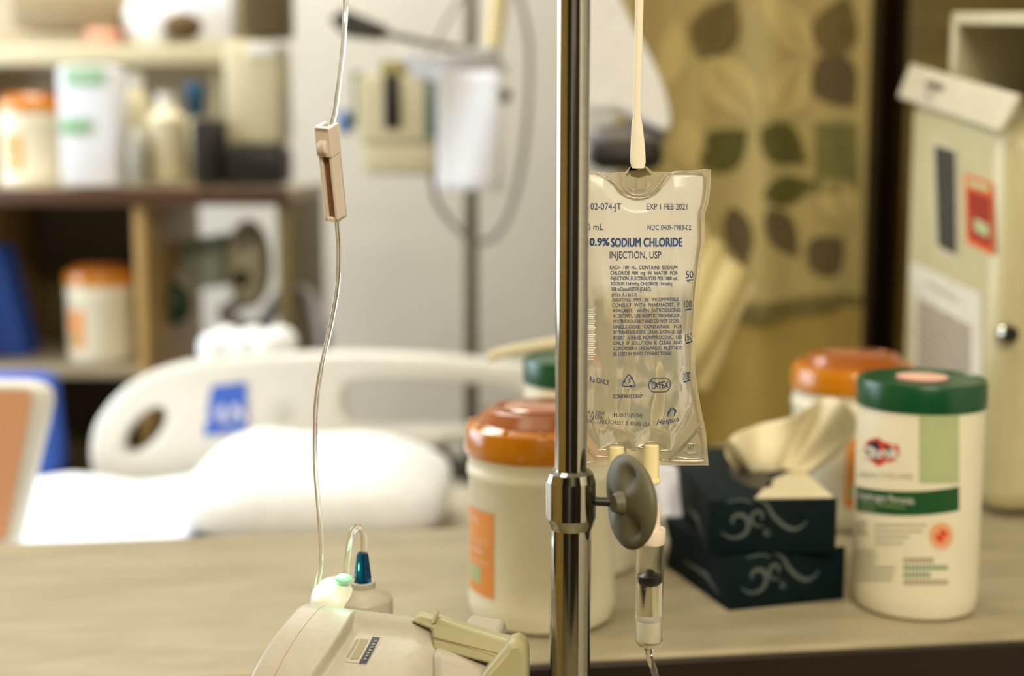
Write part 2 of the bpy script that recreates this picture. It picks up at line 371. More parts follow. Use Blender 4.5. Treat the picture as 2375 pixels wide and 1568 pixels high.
# ------------------------------------------------------------------ IV stand
PX, PY = .0362, .855
t = stand = thing('iv_stand', 'chrome telescopic infusion stand in front of the fluid bag', 'iv stand', (PX, PY, 0))
zc = at(0, 1100, PY).z; zc2 = at(0, 1228, PY).z
MB().lathe([(0, zc-.1), (.0098, zc-.1), (.0098, 2.05), (.008, 2.055), (0, 2.055)], Matrix.Translation((PX, PY, 0))).build('upper_pole', 'chrome', t)
MB().lathe([(.0100, zc2), (.0127, zc2+.001), (.0127, .12), (0, .12)], Matrix.Translation((PX, PY, 0))).build('lower_pole', 'chrome', t)
MB().lathe([(.0100, zc+.003), (.0115, zc+.003), (.0137, zc+.001), (.0153, zc-.004), (.0154, zc-.006), (.0154, zc2+.008), (.0146, zc2+.005), (.0132, zc2+.001), (.0100, zc2+.001)], Matrix.Translation((PX, PY, 0)), 96).build('collar', 'chrome', t, ang=14)
bs = MB()
for k in range(5):
    a = 2*math.pi*k/5+.3; e = Vector((PX+.22*math.cos(a), PY+.22*math.sin(a), .07)); bs.tube([(PX, PY, .12), e], [.016, .012]); bs.lathe([(0, 0), (.025, 0), (.025, .02), (0, .02)], Matrix.Translation((e.x, e.y, .0)) @ Matrix.Translation((0, .01, .03)) @ Matrix.Rotation(R(90), 4, 'X'), 20)
bs.build('wheeled_base', 'dkgrey', t)
HK = 1.78; hx = at(1482, 0, .935).x
for sx in (1, -1):
    MB().tube([(PX, PY, 2.03), (PX+.5*(hx-PX)*sx, PY+.04*sx, 2.03), (PX+(hx-PX)*sx, PY+.08*sx, 1.95), (PX+(hx-PX)*sx, PY+.08*sx, HK+.02), (PX+(hx-PX)*sx, PY+.066*sx, HK), (PX+(hx-PX)*sx, PY+.045*sx, HK+.02)], .003).build('hook', 'chrome', t)
# clamp screw + lobed grey knob
zk = at(0, 1162, PY).z
MB().tube([(PX+.012, PY, zk), (PX+.026, PY-.001, zk-.0005)], .0028, smooth=False).build('screw', 'black', t)
kc = Vector((PX+.0365, PY-.002, zk-.0)); kn = MB()
KR = Matrix.Translation(kc) @ Matrix.Rotation(R(24), 4, 'Z') @ Matrix.Rotation(R(90), 4, 'Y') @ Matrix.Rotation(R(18), 4, 'Z')
def knobf(u, v):
    a = 2*math.pi*u; lob = .0295*(1+.035*math.cos(3*a))
    ph = math.pi*v; rr = lob*math.sin(ph)**.6; z = -.0068*math.cos(ph)
    if ph < math.pi/2: z += .0062*(.5-.5*math.cos(3*a))**2*math.exp(-((rr-.0175)/.0065)**2)
    return KR @ Vector((rr*math.cos(a), rr*math.sin(a), z))
kn.surf(lambda u, v: knobf(u, .002+v*.996), 80, 28, cu=True)
kn.lathe([(0, -.012), (.0055, -.012), (.0075, -.006), (.009, 0)], KR, 24)
kn.build('knob', 'knob', t)

# ------------------------------------------------------------------ fluid bag
BY = .935
bag = thing('iv_bag', 'clear fluid bag with blue printing hanging from a milky strap behind the chrome pole', 'iv bag', at(1480, 1080, BY))
RB = [(393, 1648), (440, 1647), (475, 1642), (495, 1634), (560, 1634), (600, 1628), (680, 1619), (760, 1614), (850, 1612), (900, 1617), (960, 1628), (1000, 1637), (1079, 1643)]
def xr(y): return lerp1(y, [p[0] for p in RB], [p[1] for p in RB])
def xl(y): return 2*1478-xr(y)+6*math.sin(y/90)
ys = [393+i*(1079-393)/40 for i in range(41)]
out = [(xr(y), y) for y in ys]+[(xl(y), y) for y in reversed(ys)]
top = [(1312, 396), (1370, 398), (1415, 402), (1450, 400), (1462, 386), (1480, 380), (1500, 386), (1512, 398), (1550, 400), (1600, 396), (1632, 392)]
outline = [(x, y) for x, y in out if y > 394 or x < 1400 or x > 1600][::-1]
outline = [(xl(y), y) for y in ys[::-1]] + top + [(xr(y), y) for y in ys]
hole = ell(1480, 398, 28, 13)
hole = [(1462, 388), (1480, 394), (1497, 388), (1503, 398), (1512, 406), (1480, 413), (1449, 406), (1458, 398)]
def px2l(p): q = at(p[0], p[1], BY); return (q.x, q.z)
me = outline_mesh([[px2l(p) for p in outline], [px2l(p) for p in hole]], .0012, .0002)
me.transform(Matrix.Translation((0, BY, 0)) @ Matrix.Rotation(R(90), 4, 'X'))
me.transform(basis(bag).inverted()); me.materials.append(M['bagweld']); me.shade_smooth(); me.set_sharp_from_angle(angle=R(40))
o = bpy.data.objects.new('welded_border', me); COL.objects.link(o); o.parent = bag
# pillow shaped pouch
def ytop(x):
    d = abs(x-1480)
    if d < 75: return 402+58*math.cos(d/75*math.pi/2)**.8
    return 402-2*min(1, (d-75)/60)+max(0, (d-140))*.6
def ybot(x):
    d = x-1473
    b = 1046
    for c in (-44, 38):
        e = abs(d-c)
        if e < 36: b = min(b, 1046-16*math.cos(e/36*math.pi/2))
    if abs(d) > 82: b -= (abs(d)-82)*1.35
    return b
def pouch_th(u, v):
    """half thickness in metres, u -1..1 across, v 0 top..1 bottom"""
    T = lerp1(v, [0, .06, .2, .45, .75, .93, 1], [.0, .004, .007, .012, .0135, .009, .0])
    b = max(0, 1-abs(u)**2.6)**.62
    return T*b
def wr(x, y):
    k = lerp1(y, [400, 600, 820, 900, 1040], [.15, .25, .9, 1.5, 1.6])
    n = noise.noise(Vector((x/26, y/110, 1.3)))*.0022+noise.noise(Vector((x/60, y/60, 5.3)))*.0012
    return n*k
def inner(u, v, side):
    y0 = 470+v*(1010-470)
    a, b = xl(y0)+15, xr(y0)-15
    x = a+(b-a)*(u+1)/2
    y = ytop(x)+(ybot(x)-ytop(x))*v
    a, b = xl(y)+15, xr(y)-15
    x = a+(b-a)*(u+1)/2
    th = pouch_th(u, v); q = at(x, y, BY)
    return Vector((q.x, BY+side*(.0006+th)+(wr(x, y)*min(1, th/.004)), q.z)) if side < 0 else Vector((q.x, BY+.0006+th*.9, q.z))
pm = MB()
NU, NV = 90, 120
g = {}
for sd in (-1, 1):
    for i in range(NU+1):
        for j in range(NV+1):
            e = (i in (0, NU)) or (j in (0, NV))
            if e and sd == 1: g[(sd, i, j)] = g[(-1, i, j)]; continue
            p = inner(2*i/NU-1, j/NV, sd)
            if e: p.y = BY
            g[(sd, i, j)] = pm.bm.verts.new(p)
    for i in range(NU):
        for j in range(NV):
            q = [g[(sd, i, j)], g[(sd, i+1, j)], g[(sd, i+1, j+1)], g[(sd, i, j+1)]]
            pm.bm.faces.new(q if sd < 0 else q[::-1])
pouchf = on_mesh(pm.bm, .0005)
pm.build('fluid_pouch', 'bagfilm', bag, ang=180)
# weld ridges: right edge, corner triangle, scoop
rg = MB()
def ridge(pts, r=.0009, y=BY-.0012, closed=False):
    P = [at(p[0], p[1], y) for p in pts]
    if closed: P.append(P[0])
    rg.tube(P, r, seg=8, res=4)
ridge([(xr(y)-11, y) for y in range(410, 990, 30)])
ridge([(1385, 402), (1425, 425), (1440, 448), (1480, 461), (1520, 448), (1540, 420), (1560, 402), (1600, 401), (1630, 404)], .0011)
ridge([(1436, 400), (1441, 425), (1455, 445), (1480, 452), (1508, 444), (1527, 425), (1540, 404)], .0007)
ridge([(xr(985)-6, 985), (1600, 1018), (1562, 1060), (1558, 1068), (1630, 1068), (xr(1040)-8, 1050), (1624, 990)], .0011)
ridge([(1618, 1000), (1575, 1050), (1572, 1060), (1628, 1060), (1625, 1010), (1618, 1000)], .0007)
ridge(ell(1603, 1040, 18, 11, 12), .0007, closed=True)
ridge([(1340, 1015), (1372, 1050), (1384, 1066), (1366, 1072), (1345, 1072)], .0011)
ridge([(1384, 1058), (1412, 1058), (1412, 1044), (1388, 1044)], .0006)
ridge([(1448, 1040), (1470, 1036), (1494, 1040)], .0006)
ridge([(1530, 1045), (1556, 1046), (1556, 1066), (1530, 1064), (1530, 1045)], .0006)
ridge([(1408, 1052), (1412, 1036), (1429, 1029), (1446, 1036), (1452, 1050)], .0007)
ridge([(1490, 1046), (1495, 1030), (1511, 1024), (1527, 1030), (1533, 1044)], .0007)
ridge([(1460, 402), (1458, 430), (1465, 440), (1478, 436), (1478, 412), (1478, 436), (1497, 440), (1503, 425), (1500, 406)], .0006)
rg.build('weld_ridges', 'tube', bag)
# two vinyl ports
pt = MB(); pt.tube([at(1429, 1034, BY), at(1430, 1146, BY)], .0054, 24, smooth=False); pt.tube([at(1430, 1138, BY), at(1430, 1148, BY)], .0064, 24, smooth=False); pt.build('port', 'port', bag, bevel=.0008)
pt = MB(); pt.tube([at(1511, 1030, BY), at(1511, 1122, BY)], .0052, 24, smooth=False); pt.tube([at(1511, 1110, BY), at(1512, 1121, BY)], .0060, 24, smooth=False); pt.build('port', 'port', bag, bevel=.0008)
# printing
d = Decal(pouchf)
d.text('LOT 02-074-JT', 1331, 1441, 471, 486, 0); d.text('EXP 1 FEB 2021', 1500, 1594, 472, 486, 0)
d.text('250 mL', 1342, 1399, 519, 533, 0); d.text('NDC 0409-7983-02', 1502, 1603, 521, 533, 1)
d.text('0.9%', 1368, 1413, 552, 569, 1, bold=.03); d.text('SODIUM CHLORIDE', 1418, 1582, 552, 572, 1, bold=.025, yb=-1)
d.text('INJECTION, USP', 1414, 1534, 583, 599, 0)
rows = ['EACH  100  mL  CONTAINS  SODIUM', 'CHLORIDE  900  mg  IN  WATER  FOR', 'INJECTION. ELECTROLYTES PER 1000 mL:', 'SODIUM 154 mEq; CHLORIDE 154 mEq.', '308 mOsmol/LITER (CALC).', 'pH 5.6 (4.5 to 7.0).',
 'ADDITIVES   MAY   BE   INCOMPATIBLE.', 'CONSULT  WITH  PHARMACIST,  IF', 'AVAILABLE.   WHEN   INTRODUCING', 'ADDITIVES, USE ASEPTIC TECHNIQUE,', 'MIX THOROUGHLY AND DO NOT STORE.', 'SINGLE-DOSE   CONTAINER.   FOR', 'INTRAVENOUS USE. USUAL DOSAGE: SEE', 'INSERT.  STERILE, NONPYROGENIC.  USE', 'ONLY  IF  SOLUTION  IS  CLEAR  AND', 'CONTAINER IS UNDAMAGED. MUST NOT', 'BE USED IN SERIES CONNECTIONS.']
rx = [1571, 1572, 1573, 1560, 1511, 1479, 1575, 1577, 1578, 1579, 1577, 1582, 1582, 1582, 1582, 1582, 1558]
for i, (s, r) in enumerate(zip(rows, rx)):
    yy = 616+i*12.55; d.text(s, 1415+min(i, 10)*.75, r, yy, yy+8.2, 1, bold=.012, yb=-1.5 if i > 5 else 0, ya=0)
for s, x, y, sl in (('50', 1591, 629, -1), ('100', 1587, 698, -2), ('150', 1589, 776, -5), ('200', 1584, 866, -5)):
    d.text(s, x, x+17, y, y+16, 0, yb=sl); d.line([(x+2, y+21), (x+17, y+21+sl*1.2)], 3.2, 1)
d.text('Rx ONLY', 1369, 1413, 874, 886, 0, bold=.01, ya=-1, yb=8)
d.text('CONTAINS DEHP', 1422, 1490, 915, 924, 0, bold=.01, yb=0)
d.text('3', 1456, 1462, 879, 888, 1)
for a in range(3):
    A = R(-90+120*a); c = Vector((1458.5, 886)); rt = Matrix.Rotation(A+R(90), 2)
    P = [c+rt @ Vector(p) for p in ((-9.5, -4), (-3.5, -14.5), (0, -17), (3.5, -14.5), (6.5, -9.5))]
    d.line([tuple(p) for p in P], 2.2, 1); d.shape([tuple(c+rt @ Vector(p)) for p in ((2.0, -8.5), (9.5, -12.5), (9, -4.0))], 1)
d.text('V', 1456, 1460, 902, 908, 0)
rr = []
for k in range(40):
    a = 2*math.pi*k/40; cx = 1530+(11 if math.cos(a) > 0 else -11); rr.append((cx+14*math.cos(a), 893+16*math.sin(a)-math.cos(a)*1.5))
d.line(rr, 1.8, 0, closed=True); d.text('LATEX', 1512, 1550, 886, 901, 0, bold=.01, yb=-2, ya=2); d.line([(1509, 885), (1552, 899)], 2.4, 0)
d.text('© HOSPIRA 2004', 1325, 1401, 953, 962, 0, ya=-3, yb=1); d.text('PRINTED IN USA', 1325, 1398, 963, 972, 0, ya=-3, yb=1)
d.text('HOSPIRA, INC., LAKE FOREST, IL 60045 USA', 1315, 1508, 980, 989, 0, ya=-11, yb=0); d.text('IM-0135 (5/04)', 1421, 1490, 959, 968, 0, ya=0)
d.text('Hospira', 1523, 1574, 974, 986, 1, bold=.005, italic=.3, ya=0, yb=-9)
d.line([(1547, 968), (1551, 955), (1558, 945)], 2, 1, ws=[1, 4, 1.2]); d.line([(1558, 945), (1567, 952), (1563, 966)], 2, 1, ws=[1.2, 6, 1]); d.line([(1550, 967), (1555, 955), (1561, 947)], 1, 0)
d.text('H7', 1596, 1610, 1034, 1044, 0)
d.build('printing', ['navy', 'navybright'], bag, ang=180)
bc = Decal(pouchf)
for k in range(24): yy = 712+k*5.2; bc.quad(1352, 1378 if k % 3 else 1381, yy, yy+(2.6 if k % 4 else 3.6), 0, 1)
bc.build('barcode', 'white', bag)
# strap above the bag
st = MB()
sp = [(1483, 1482, -40), ]
def strapf(u, v):
    y = -420+(390+420)*v
    c = lerp1(y, [-420, 0, 270, 330, 390], [1484, 1483, 1477, 1479, 1480]); hw = lerp1(y, [-420, 0, 200, 270, 290, 330, 375, 390], [10, 10, 9, 9, 13, 16, 18.5, 14])
    a = 2*math.pi*u; q = at(c+hw*math.cos(a), y, BY-.002); q.y += .0014*math.sin(a); return q
st.surf(strapf, 16, 60, cu=True)
ztop = at(1484, -420, BY).z; st.tube([(hx, BY-.002, ztop-.002), (hx+.012, BY-.004, ztop+.02), (hx, BY-.004, HK+.012), (hx-.012, BY-.004, ztop+.02), (hx, BY-.002, ztop-.002)], .0018)
st.build('strap', 'strap', bag, ang=180)

# ------------------------------------------------------------------ drip chamber on its own tube
dc = thing('drip_chamber', 'clear drip chamber with a dark meniscus shape and white filter below the bag', 'drip chamber', at(1507, 1500, BY))
cx = at(1507, 1300, BY).x
def Z(py, Y=BY): return at(1507, py, Y).z
def Lz(prof): return [(r, Z(y)) for r, y in prof]
T0 = Matrix.Translation((cx, BY, 0))
Tc = Matrix.Translation((at(1521, 1200, BY).x, BY, 0))
cp = MB(); cp.lathe(Lz([(0, 1170), (.0030, 1170), (.0032, 1228), (0, 1229)]), Tc, 32); cp.lathe(Lz([(0, 1224), (.0095, 1226), (.0098, 1231), (.0097, 1256), (.0092, 1260), (0, 1260)]), Matrix.Translation((at(1511, 1200, BY).x, BY, 0)), 48)
cp.build('cap', 'pinkcap', dc)
MB().lathe(Lz([(.0088, 1256), (.0094, 1256), (.0094, 1484), (.0088, 1493), (.003, 1496), (.003, 1492), (.0084, 1489), (.0088, 1480), (.0088, 1256)]), T0, 48).build('cylinder_wall', 'clear', dc)
lq = MB(); lq.lathe(Lz([(0, 1345), (.0086, 1338), (.0086, 1436), (0, 1436)]), T0, 48).build('liquid', 'liquid', dc)
MB().lathe(Lz([(0, 1320), (.002, 1321), (.0045, 1331), (.0083, 1334), (.0085, 1338), (.0075, 1347), (.0045, 1356), (0, 1359)]), T0, 40).build('float', 'meniscusd', dc)  # dark refraction at the liquid surface, built as a solid
fl = MB(); fl.lathe(Lz([(0, 1434), (.0078, 1435), (.0080, 1438), (.0083, 1478), (.0078, 1485), (0, 1486)]), T0, 40).build('filter', 'filt', dc)
bb = MB()
for k in range(16): bb.sphere((cx+random.uniform(-.007, .007), BY-.0075+random.uniform(0, .002), Z(random.uniform(1270, 1440))), random.uniform(.0002, .0005), u=8, v=6)
bb.build('bubbles', 'liquid', dc)
sb = MB(); sb.lathe(Lz([(0, 1492), (.0034, 1492), (.0034, 1507), (.0022, 1509), (.0022, 1520), (0, 1520)]), Matrix.Translation((at(1505, 1500, BY).x, BY, 0)), 24); sb.build('outlet', 'clear', dc)
lt = MB().tube([at(1504, 1508, BY), at(1508, 1530, BY), at(1518, 1560, BY), at(1530, 1620, BY+.01), at(1500, 1760, BY-.02), at(1350, 1850, BY-.05), at(1100, 1800, .87)], .0023).build('outlet_tube', 'tube', dc)

# ------------------------------------------------------------------ infusion tubing with roller clamp (left)
tb = thing('infusion_tubing', 'clear infusion tube running down the left side into the beige pump', 'tubing', at(733, 1372, .95))
MB().tube([at(804, -500, .93), at(803, -80, .92), at(801, 20, .91), at(795, 110, .905), at(778, 250, .90), at(769, 300, .90), at(774, 400, .90), at(781, 505, .90), at(786, 580, .905), at(783, 660, .91), at(768, 750, .915), at(748, 840, .92), at(735, 920, .925), at(731, 1000, .93), at(732, 1090, .935), at(740, 1190, .94), at(745, 1270, .945), at(743, 1320, .95), at(733, 1365, .955), at(729, 1400, .96)], .00165, 14).build('tube', 'tube', tb)
rc = thing('roller_clamp', 'pale pinkish plastic roller clamp threaded on the infusion tube', 'clamp', at(780, 510, .90))
A, Bp = at(757, 290, .885), at(779, 508, .905)
ax = (A-Bp).normalized(); Ln = (A-Bp).length
fwd = Vector((-.42, -1, 0)); fwd = (fwd-ax*fwd.dot(ax)).normalized(); rt = ax.cross(fwd)*-1
if rt.x < 0: rt = -rt
def cl(a, f, l): return Bp+rt*a+fwd*f+ax*l      # a right, f front, l along
def clbox(mb, a0, a1, f0, f1, l0, l1, tap=1.0):
    c = [cl(a, f, l) for l in (l0, l1) for f in (f0, f1) for a in (a0, a1)]
    v = [mb.bm.verts.new(p) for p in c]
    for q in ((0, 1, 3, 2), (4, 6, 7, 5), (0, 4, 5, 1), (2, 3, 7, 6), (0, 2, 6, 4), (1, 5, 7, 3)): mb.bm.faces.new([v[k] for k in q])
h = MB(); W = .0048
clbox(h, -W, -W+.0022, -.006, .0052, 0, Ln); clbox(h, W-.0022, W, -.006, .0052, 0, Ln)
clbox(h, -W, W, -.006, -.0045, 0, Ln*.80); clbox(h, -W, W, .003, .0062, Ln*.955, Ln)
clbox(h, -W, W, -.004, .0052, 0, .0025)
clbox(h, -W, W, .0052, .0062, Ln*.70, Ln); clbox(h, -W-.0004, -W+.001, -.006, .0062, Ln*.70, Ln); clbox(h, W-.001, W+.0004, -.006, .0062, Ln*.70, Ln)
h.build('housing', 'clamp', rc, bevel=.0004)
s_ = MB(); clbox(s_, -W+.0022, W-.0022, -.0045, .0028, .0025, Ln*.72); s_.build('slot', 'slot', rc)
wc = cl(-.0001, .0042, Ln*.80); ws = MB(); m = Matrix.Translation(wc) @ rt.to_track_quat('Z', 'Y').to_matrix().to_4x4()
ws.lathe([(0, -.0026), (.0045, -.0026), (.005, -.002), (.005, .002), (.0045, .0026), (0, .0026)], m, 32)
for k in range(32):
    a = 2*math.pi*k/32; ws.box(m @ Vector((.005*math.cos(a), .005*math.sin(a), 0)), (.0003, .0003, .004), m.to_3x3().to_4x4())
ws.build('roller', 'clamp', rc)

# ------------------------------------------------------------------ beige infusion pump in the foreground
PO = at(700, 1397, .93); PA = R(-20)
pu = thing('infusion_pump', 'beige infusion pump with a green indicator light in the foreground', 'infusion pump', (PO.x, PO.y, PO.z-.14), PA)
pa, pb = Vector((math.cos(PA), math.sin(PA), 0)), Vector((math.sin(PA), -math.cos(PA), 0))
def pp(a, b, z): return PO+pa*a+pb*b+Vector((0, 0, z))
pb_s = [0, .008, .02, .035, .05, .0675, .085, .10, .108, .11]; pz_s = [-.0005, 0, -.0025, -.0070, -.0135, -.0235, -.0390, -.060, -.080, -.14]
prof = catmull([(b, z) for b, z in zip(pb_s, pz_s)], 4)
def body_h(a, b):
    """drop of the right-hand deck below the raised left cheek"""
    e = .047+.10*max(0, b-.012)*.0
    k = 1/(1+math.exp(-(a-(.0415+.004*math.sin(min(1, b/.07)*math.pi)))/.0004))
    return -.0085*k*min(1, max(0, (b-.004)/.010))
def bodyf(u, v):
    # u across (0 left .. 1 right), v along profile
    p = prof[min(int(v*(len(prof)-1)+.5), len(prof)-1)]
    a = u*.118; b, z = p
    rr = .012
    z2 = z+body_h(a, b)
    if a < rr*.4: z2 -= rr*.4*(1-math.sqrt(max(0, 1-((rr*.4-a)/(rr*.4))**2)))
    w_ = .010+.020*min(1, b/.04)
    if a > .118-w_: q = (a-.118+w_)/w_; z2 -= w_*1.25*(1-math.sqrt(max(0, 1-q*q)))
    return pp(a, b, z2)
bm_ = MB(); nvv = len(prof)-1
bm_.surf(bodyf, 360, nvv)
for u in (0, 1):
    bm_.poly([bodyf(u, j/nvv) for j in range(nvv+1)]+[pp(u*.118, 0, -.14)])
bm_.poly([bodyf(i/360, 0) for i in range(361)]+[pp(.118, 0, -.14), pp(0, 0, -.14)])
deckf = on_mesh(bm_.bm, .0004)
bm_.build('housing', 'beige', pu, ang=30)
sm = MB(); sm.tube([pp(.0175, b, z+body_h(.0175, b)-.0001) for b, z in prof[:-4]], .00022, 6, smooth=False); sm.build('seam', 'beigeseam', pu)
# barcode label on the deck
def deck(a, b):
    bb_ = [p[0] for p in prof]; zz_ = [p[1] for p in prof]; return pp(a, b, lerp1(b, bb_, zz_)+body_h(a, b)+.0003)
deckpx = deckf
lb = Decal(deckpx)
lb.quad4((826, 1474), (888, 1478), (848, 1541), (798, 1534), 0, 10)
f_lb = lb.f; lb.f = lambda x, y: f_lb(x, y)+Vector((0, -.0002, .0002))
lb.quad4((864, 1478), (882, 1479), (850, 1539), (832, 1539), 1, 8)
lb.quad4((837, 1482), (855, 1484), (830, 1529), (812, 1529), 2, 8); lb.quad4((827, 1483), (833, 1483), (808, 1526), (803, 1525), 2, 6)
lb.f = lambda x, y: f_lb(x, y)+Vector((0, -.0004, .0004))
for k in range(7):
    q0 = Vector((869, 1486)).lerp(Vector((841, 1534)), k/7); lb.quad4((q0.x, q0.y), (q0.x+6, q0.y), (q0.x+4, q0.y+3.5), (q0.x-2, q0.y+3.5), 2, 1)
lb.build('barcode_label', ['beige', 'navydk', 'greyolive'], pu)
# round rear turret with collar
cc = at(842, 1385, .955); TT = Matrix.Translation((cc.x, cc.y, 0))
zt = at(842, 1350, .955).z
MB().lathe([(0, zt-.0035), (.0086, zt-.0035), (.0086, zt), (.0082, zt+.0005), (.0062, zt+.0005), (.0062, zt-.001), (0, zt-.001)], TT, 48).build('collar', 'beige', pu)
MB().lathe([(0, zt-.003), (.009, zt-.0036), (.0135, zt-.0065), (.0195, zt-.0105), (.0207, zt-.0125), (.0209, zt-.05), (0, zt-.05)], TT, 64).build('turret', 'beige', pu, ang=60)
# white indicator housing glowing green
c2 = at(778, 1408, .955)
def domef(k):
    def f(u, v):
        a = 2*math.pi*u; p = math.pi/2*v; r_ = math.cos(p)**.8
        return c2+Vector((.0178*k*r_*math.cos(a), .020*k*r_*math.sin(a), (.0205*k)*math.sin(p)**.9))
    return f
gm = mat('translucent_indicator_plastic', 'e6e6d8', .35, var=0); nt = gm.node_tree; P_ = nt.nodes['Principled BSDF']
gpos = basis(pu).inverted() @ (c2+Vector((-.0068, -.007, .0165)))
tcn = nt.nodes.new('ShaderNodeTexCoord'); vd = nt.nodes.new('ShaderNodeVectorMath'); vd.operation = 'DISTANCE'; vd.inputs[1].default_value = gpos
rp = nt.nodes.new('ShaderNodeMapRange'); rp.interpolation_type = 'SMOOTHSTEP'; rp.inputs['From Min'].default_value = .0045; rp.inputs['From Max'].default_value = .0125; rp.inputs['To Min'].default_value = 1.25; rp.inputs['To Max'].default_value = 0
nt.links.new(tcn.outputs['Object'], vd.inputs[0]); nt.links.new(vd.outputs['Value'], rp.inputs['Value']); nt.links.new(rp.outputs[0], P_.inputs['Emission Strength'])
P_.inputs['Emission Color'].default_value = (.22, 1, .42, 1)
iw = MB(); iw.surf(domef(1), 48, 20, cu=True); iw.build('indicator_light', gm, pu, ang=60)
gl = MB(); gl.sphere(at(797, 1340, .945)+Vector((0, 0, -.0006)), .0056, (1.1, 1, .5)); gl.build('button', emis('soft_green_button', '90d8a4', .35), pu)
pl = bpy.data.lights.new('indicator_glow', 'POINT'); pl.energy = .035; pl.color = (.2, 1, .5); pl.shadow_soft_size = .004
po = bpy.data.objects.new('indicator_glow', pl); po.location = at(790, 1330, .945); COL.objects.link(po)
# blue connector, looped tube
cb = MB(); zb = at(842, 1350, .955).z; z9 = at(842, 1282, .955).z
cb.lathe([(0, zb), (.0045, zb), (.0058, zb+.0015), (.0056, zb+.004), (.0036, z9), (.0026, z9), (.0026, z9-.004), (0, z9-.004)], TT, 40)
for k in range(8):
    a = 2*math.pi*k/8; cb.prism([Vector((cc.x+math.cos(a)*r, cc.y+math.sin(a)*r, z)) for r, z in ((.003, zb+.002), (.0060, zb+.003), (.0040, z9-.001), (.003, z9-.001))], (-math.sin(a)*.0005, math.cos(a)*.0005, 0))
con = thing('tube_connector', 'translucent blue tube connector standing in the pump collar', 'connector', (cc.x, cc.y, zb))
cb.build('fitting', 'bluecon', con)
MB().tube([at(843, 1300, .955), at(844, 1270, .955), at(843, 1240, .955), at(833, 1223, .956), at(820, 1228, .958), at(811, 1252, .960), at(806, 1290, .963), at(802, 1335, .967), at(800, 1420, .97)], .0021, 16).build('looped_tube', 'tube', con)
# cream lever and its neighbours
lv = MB()
lv.prism([at(952, 1444, .893), at(960, 1434, .893), at(976, 1429, .892), at(1003, 1436, .889), at(1014, 1434, .888), at(1060, 1449, .880), at(1165, 1482, .860), at(1214, 1492, .850), at(1180, 1552, .842), at(1150, 1545, .848), at(1003, 1508, .876), at(1000, 1462, .880)], (0, .012, .0)); lv.build('lever_arm', 'lever', pu, bevel=.0028)
MB().tube([at(1003, 1478, .8765), at(1080, 1497, .862), at(1155, 1516, .848)], .0003, 6).build('lever_seam', 'beigeseam', pu)
lv = MB(); lv.prism([at(1008, 1420, .888), at(1020, 1423, .889), at(1008, 1446, .884), at(998, 1452, .883)], (0, .005, 0)); lv.build('lever_tab', 'lever', pu, bevel=.0012)
hd = MB(); hd.prism([at(1168, 1508, .840), at(1174, 1492, .842), at(1200, 1487, .843), at(1217, 1496, .842), at(1223, 1520, .842), at(1224, 1640, .838), at(1084, 1640, .826), at(1118, 1570, .832)], (0.002, .02, 0)); hd.build('handle', 'lever', pu, bevel=.004)
sp_ = MB(); sp_.prism([at(1003, 1508, .866), at(1150, 1545, .856), at(1150, 1700, .83), at(1003, 1700, .83)], (0, .05, 0)); sp_.build('side_plate', 'beige', pu, bevel=.006)
bp_ = MB(); bp_.prism([at(1075, 1450, .905), at(1158, 1464, .898), at(1163, 1500, .896), at(1060, 1500, .9)], (.004, .03, -.002)); rbf = on_mesh(bp_.bm, .0006)
bp_.build('rear_block', 'beige', pu, bevel=.003)
dl = Decal(rbf); dl.quad4((1093, 1455), (1110, 1458), (1106, 1466), (1089, 1463), 0, 2); dl.build('small_label', 'navydk', pu)
ck = MB(); ck.box(((PO.x+PX)/2+.03, PY, .915), (.14, .03, .04), bev=.004); ck.box((PX, PY, .915), (.042, .042, .045), bev=.006); ck.build('pole_clamp', 'dkgrey', pu)

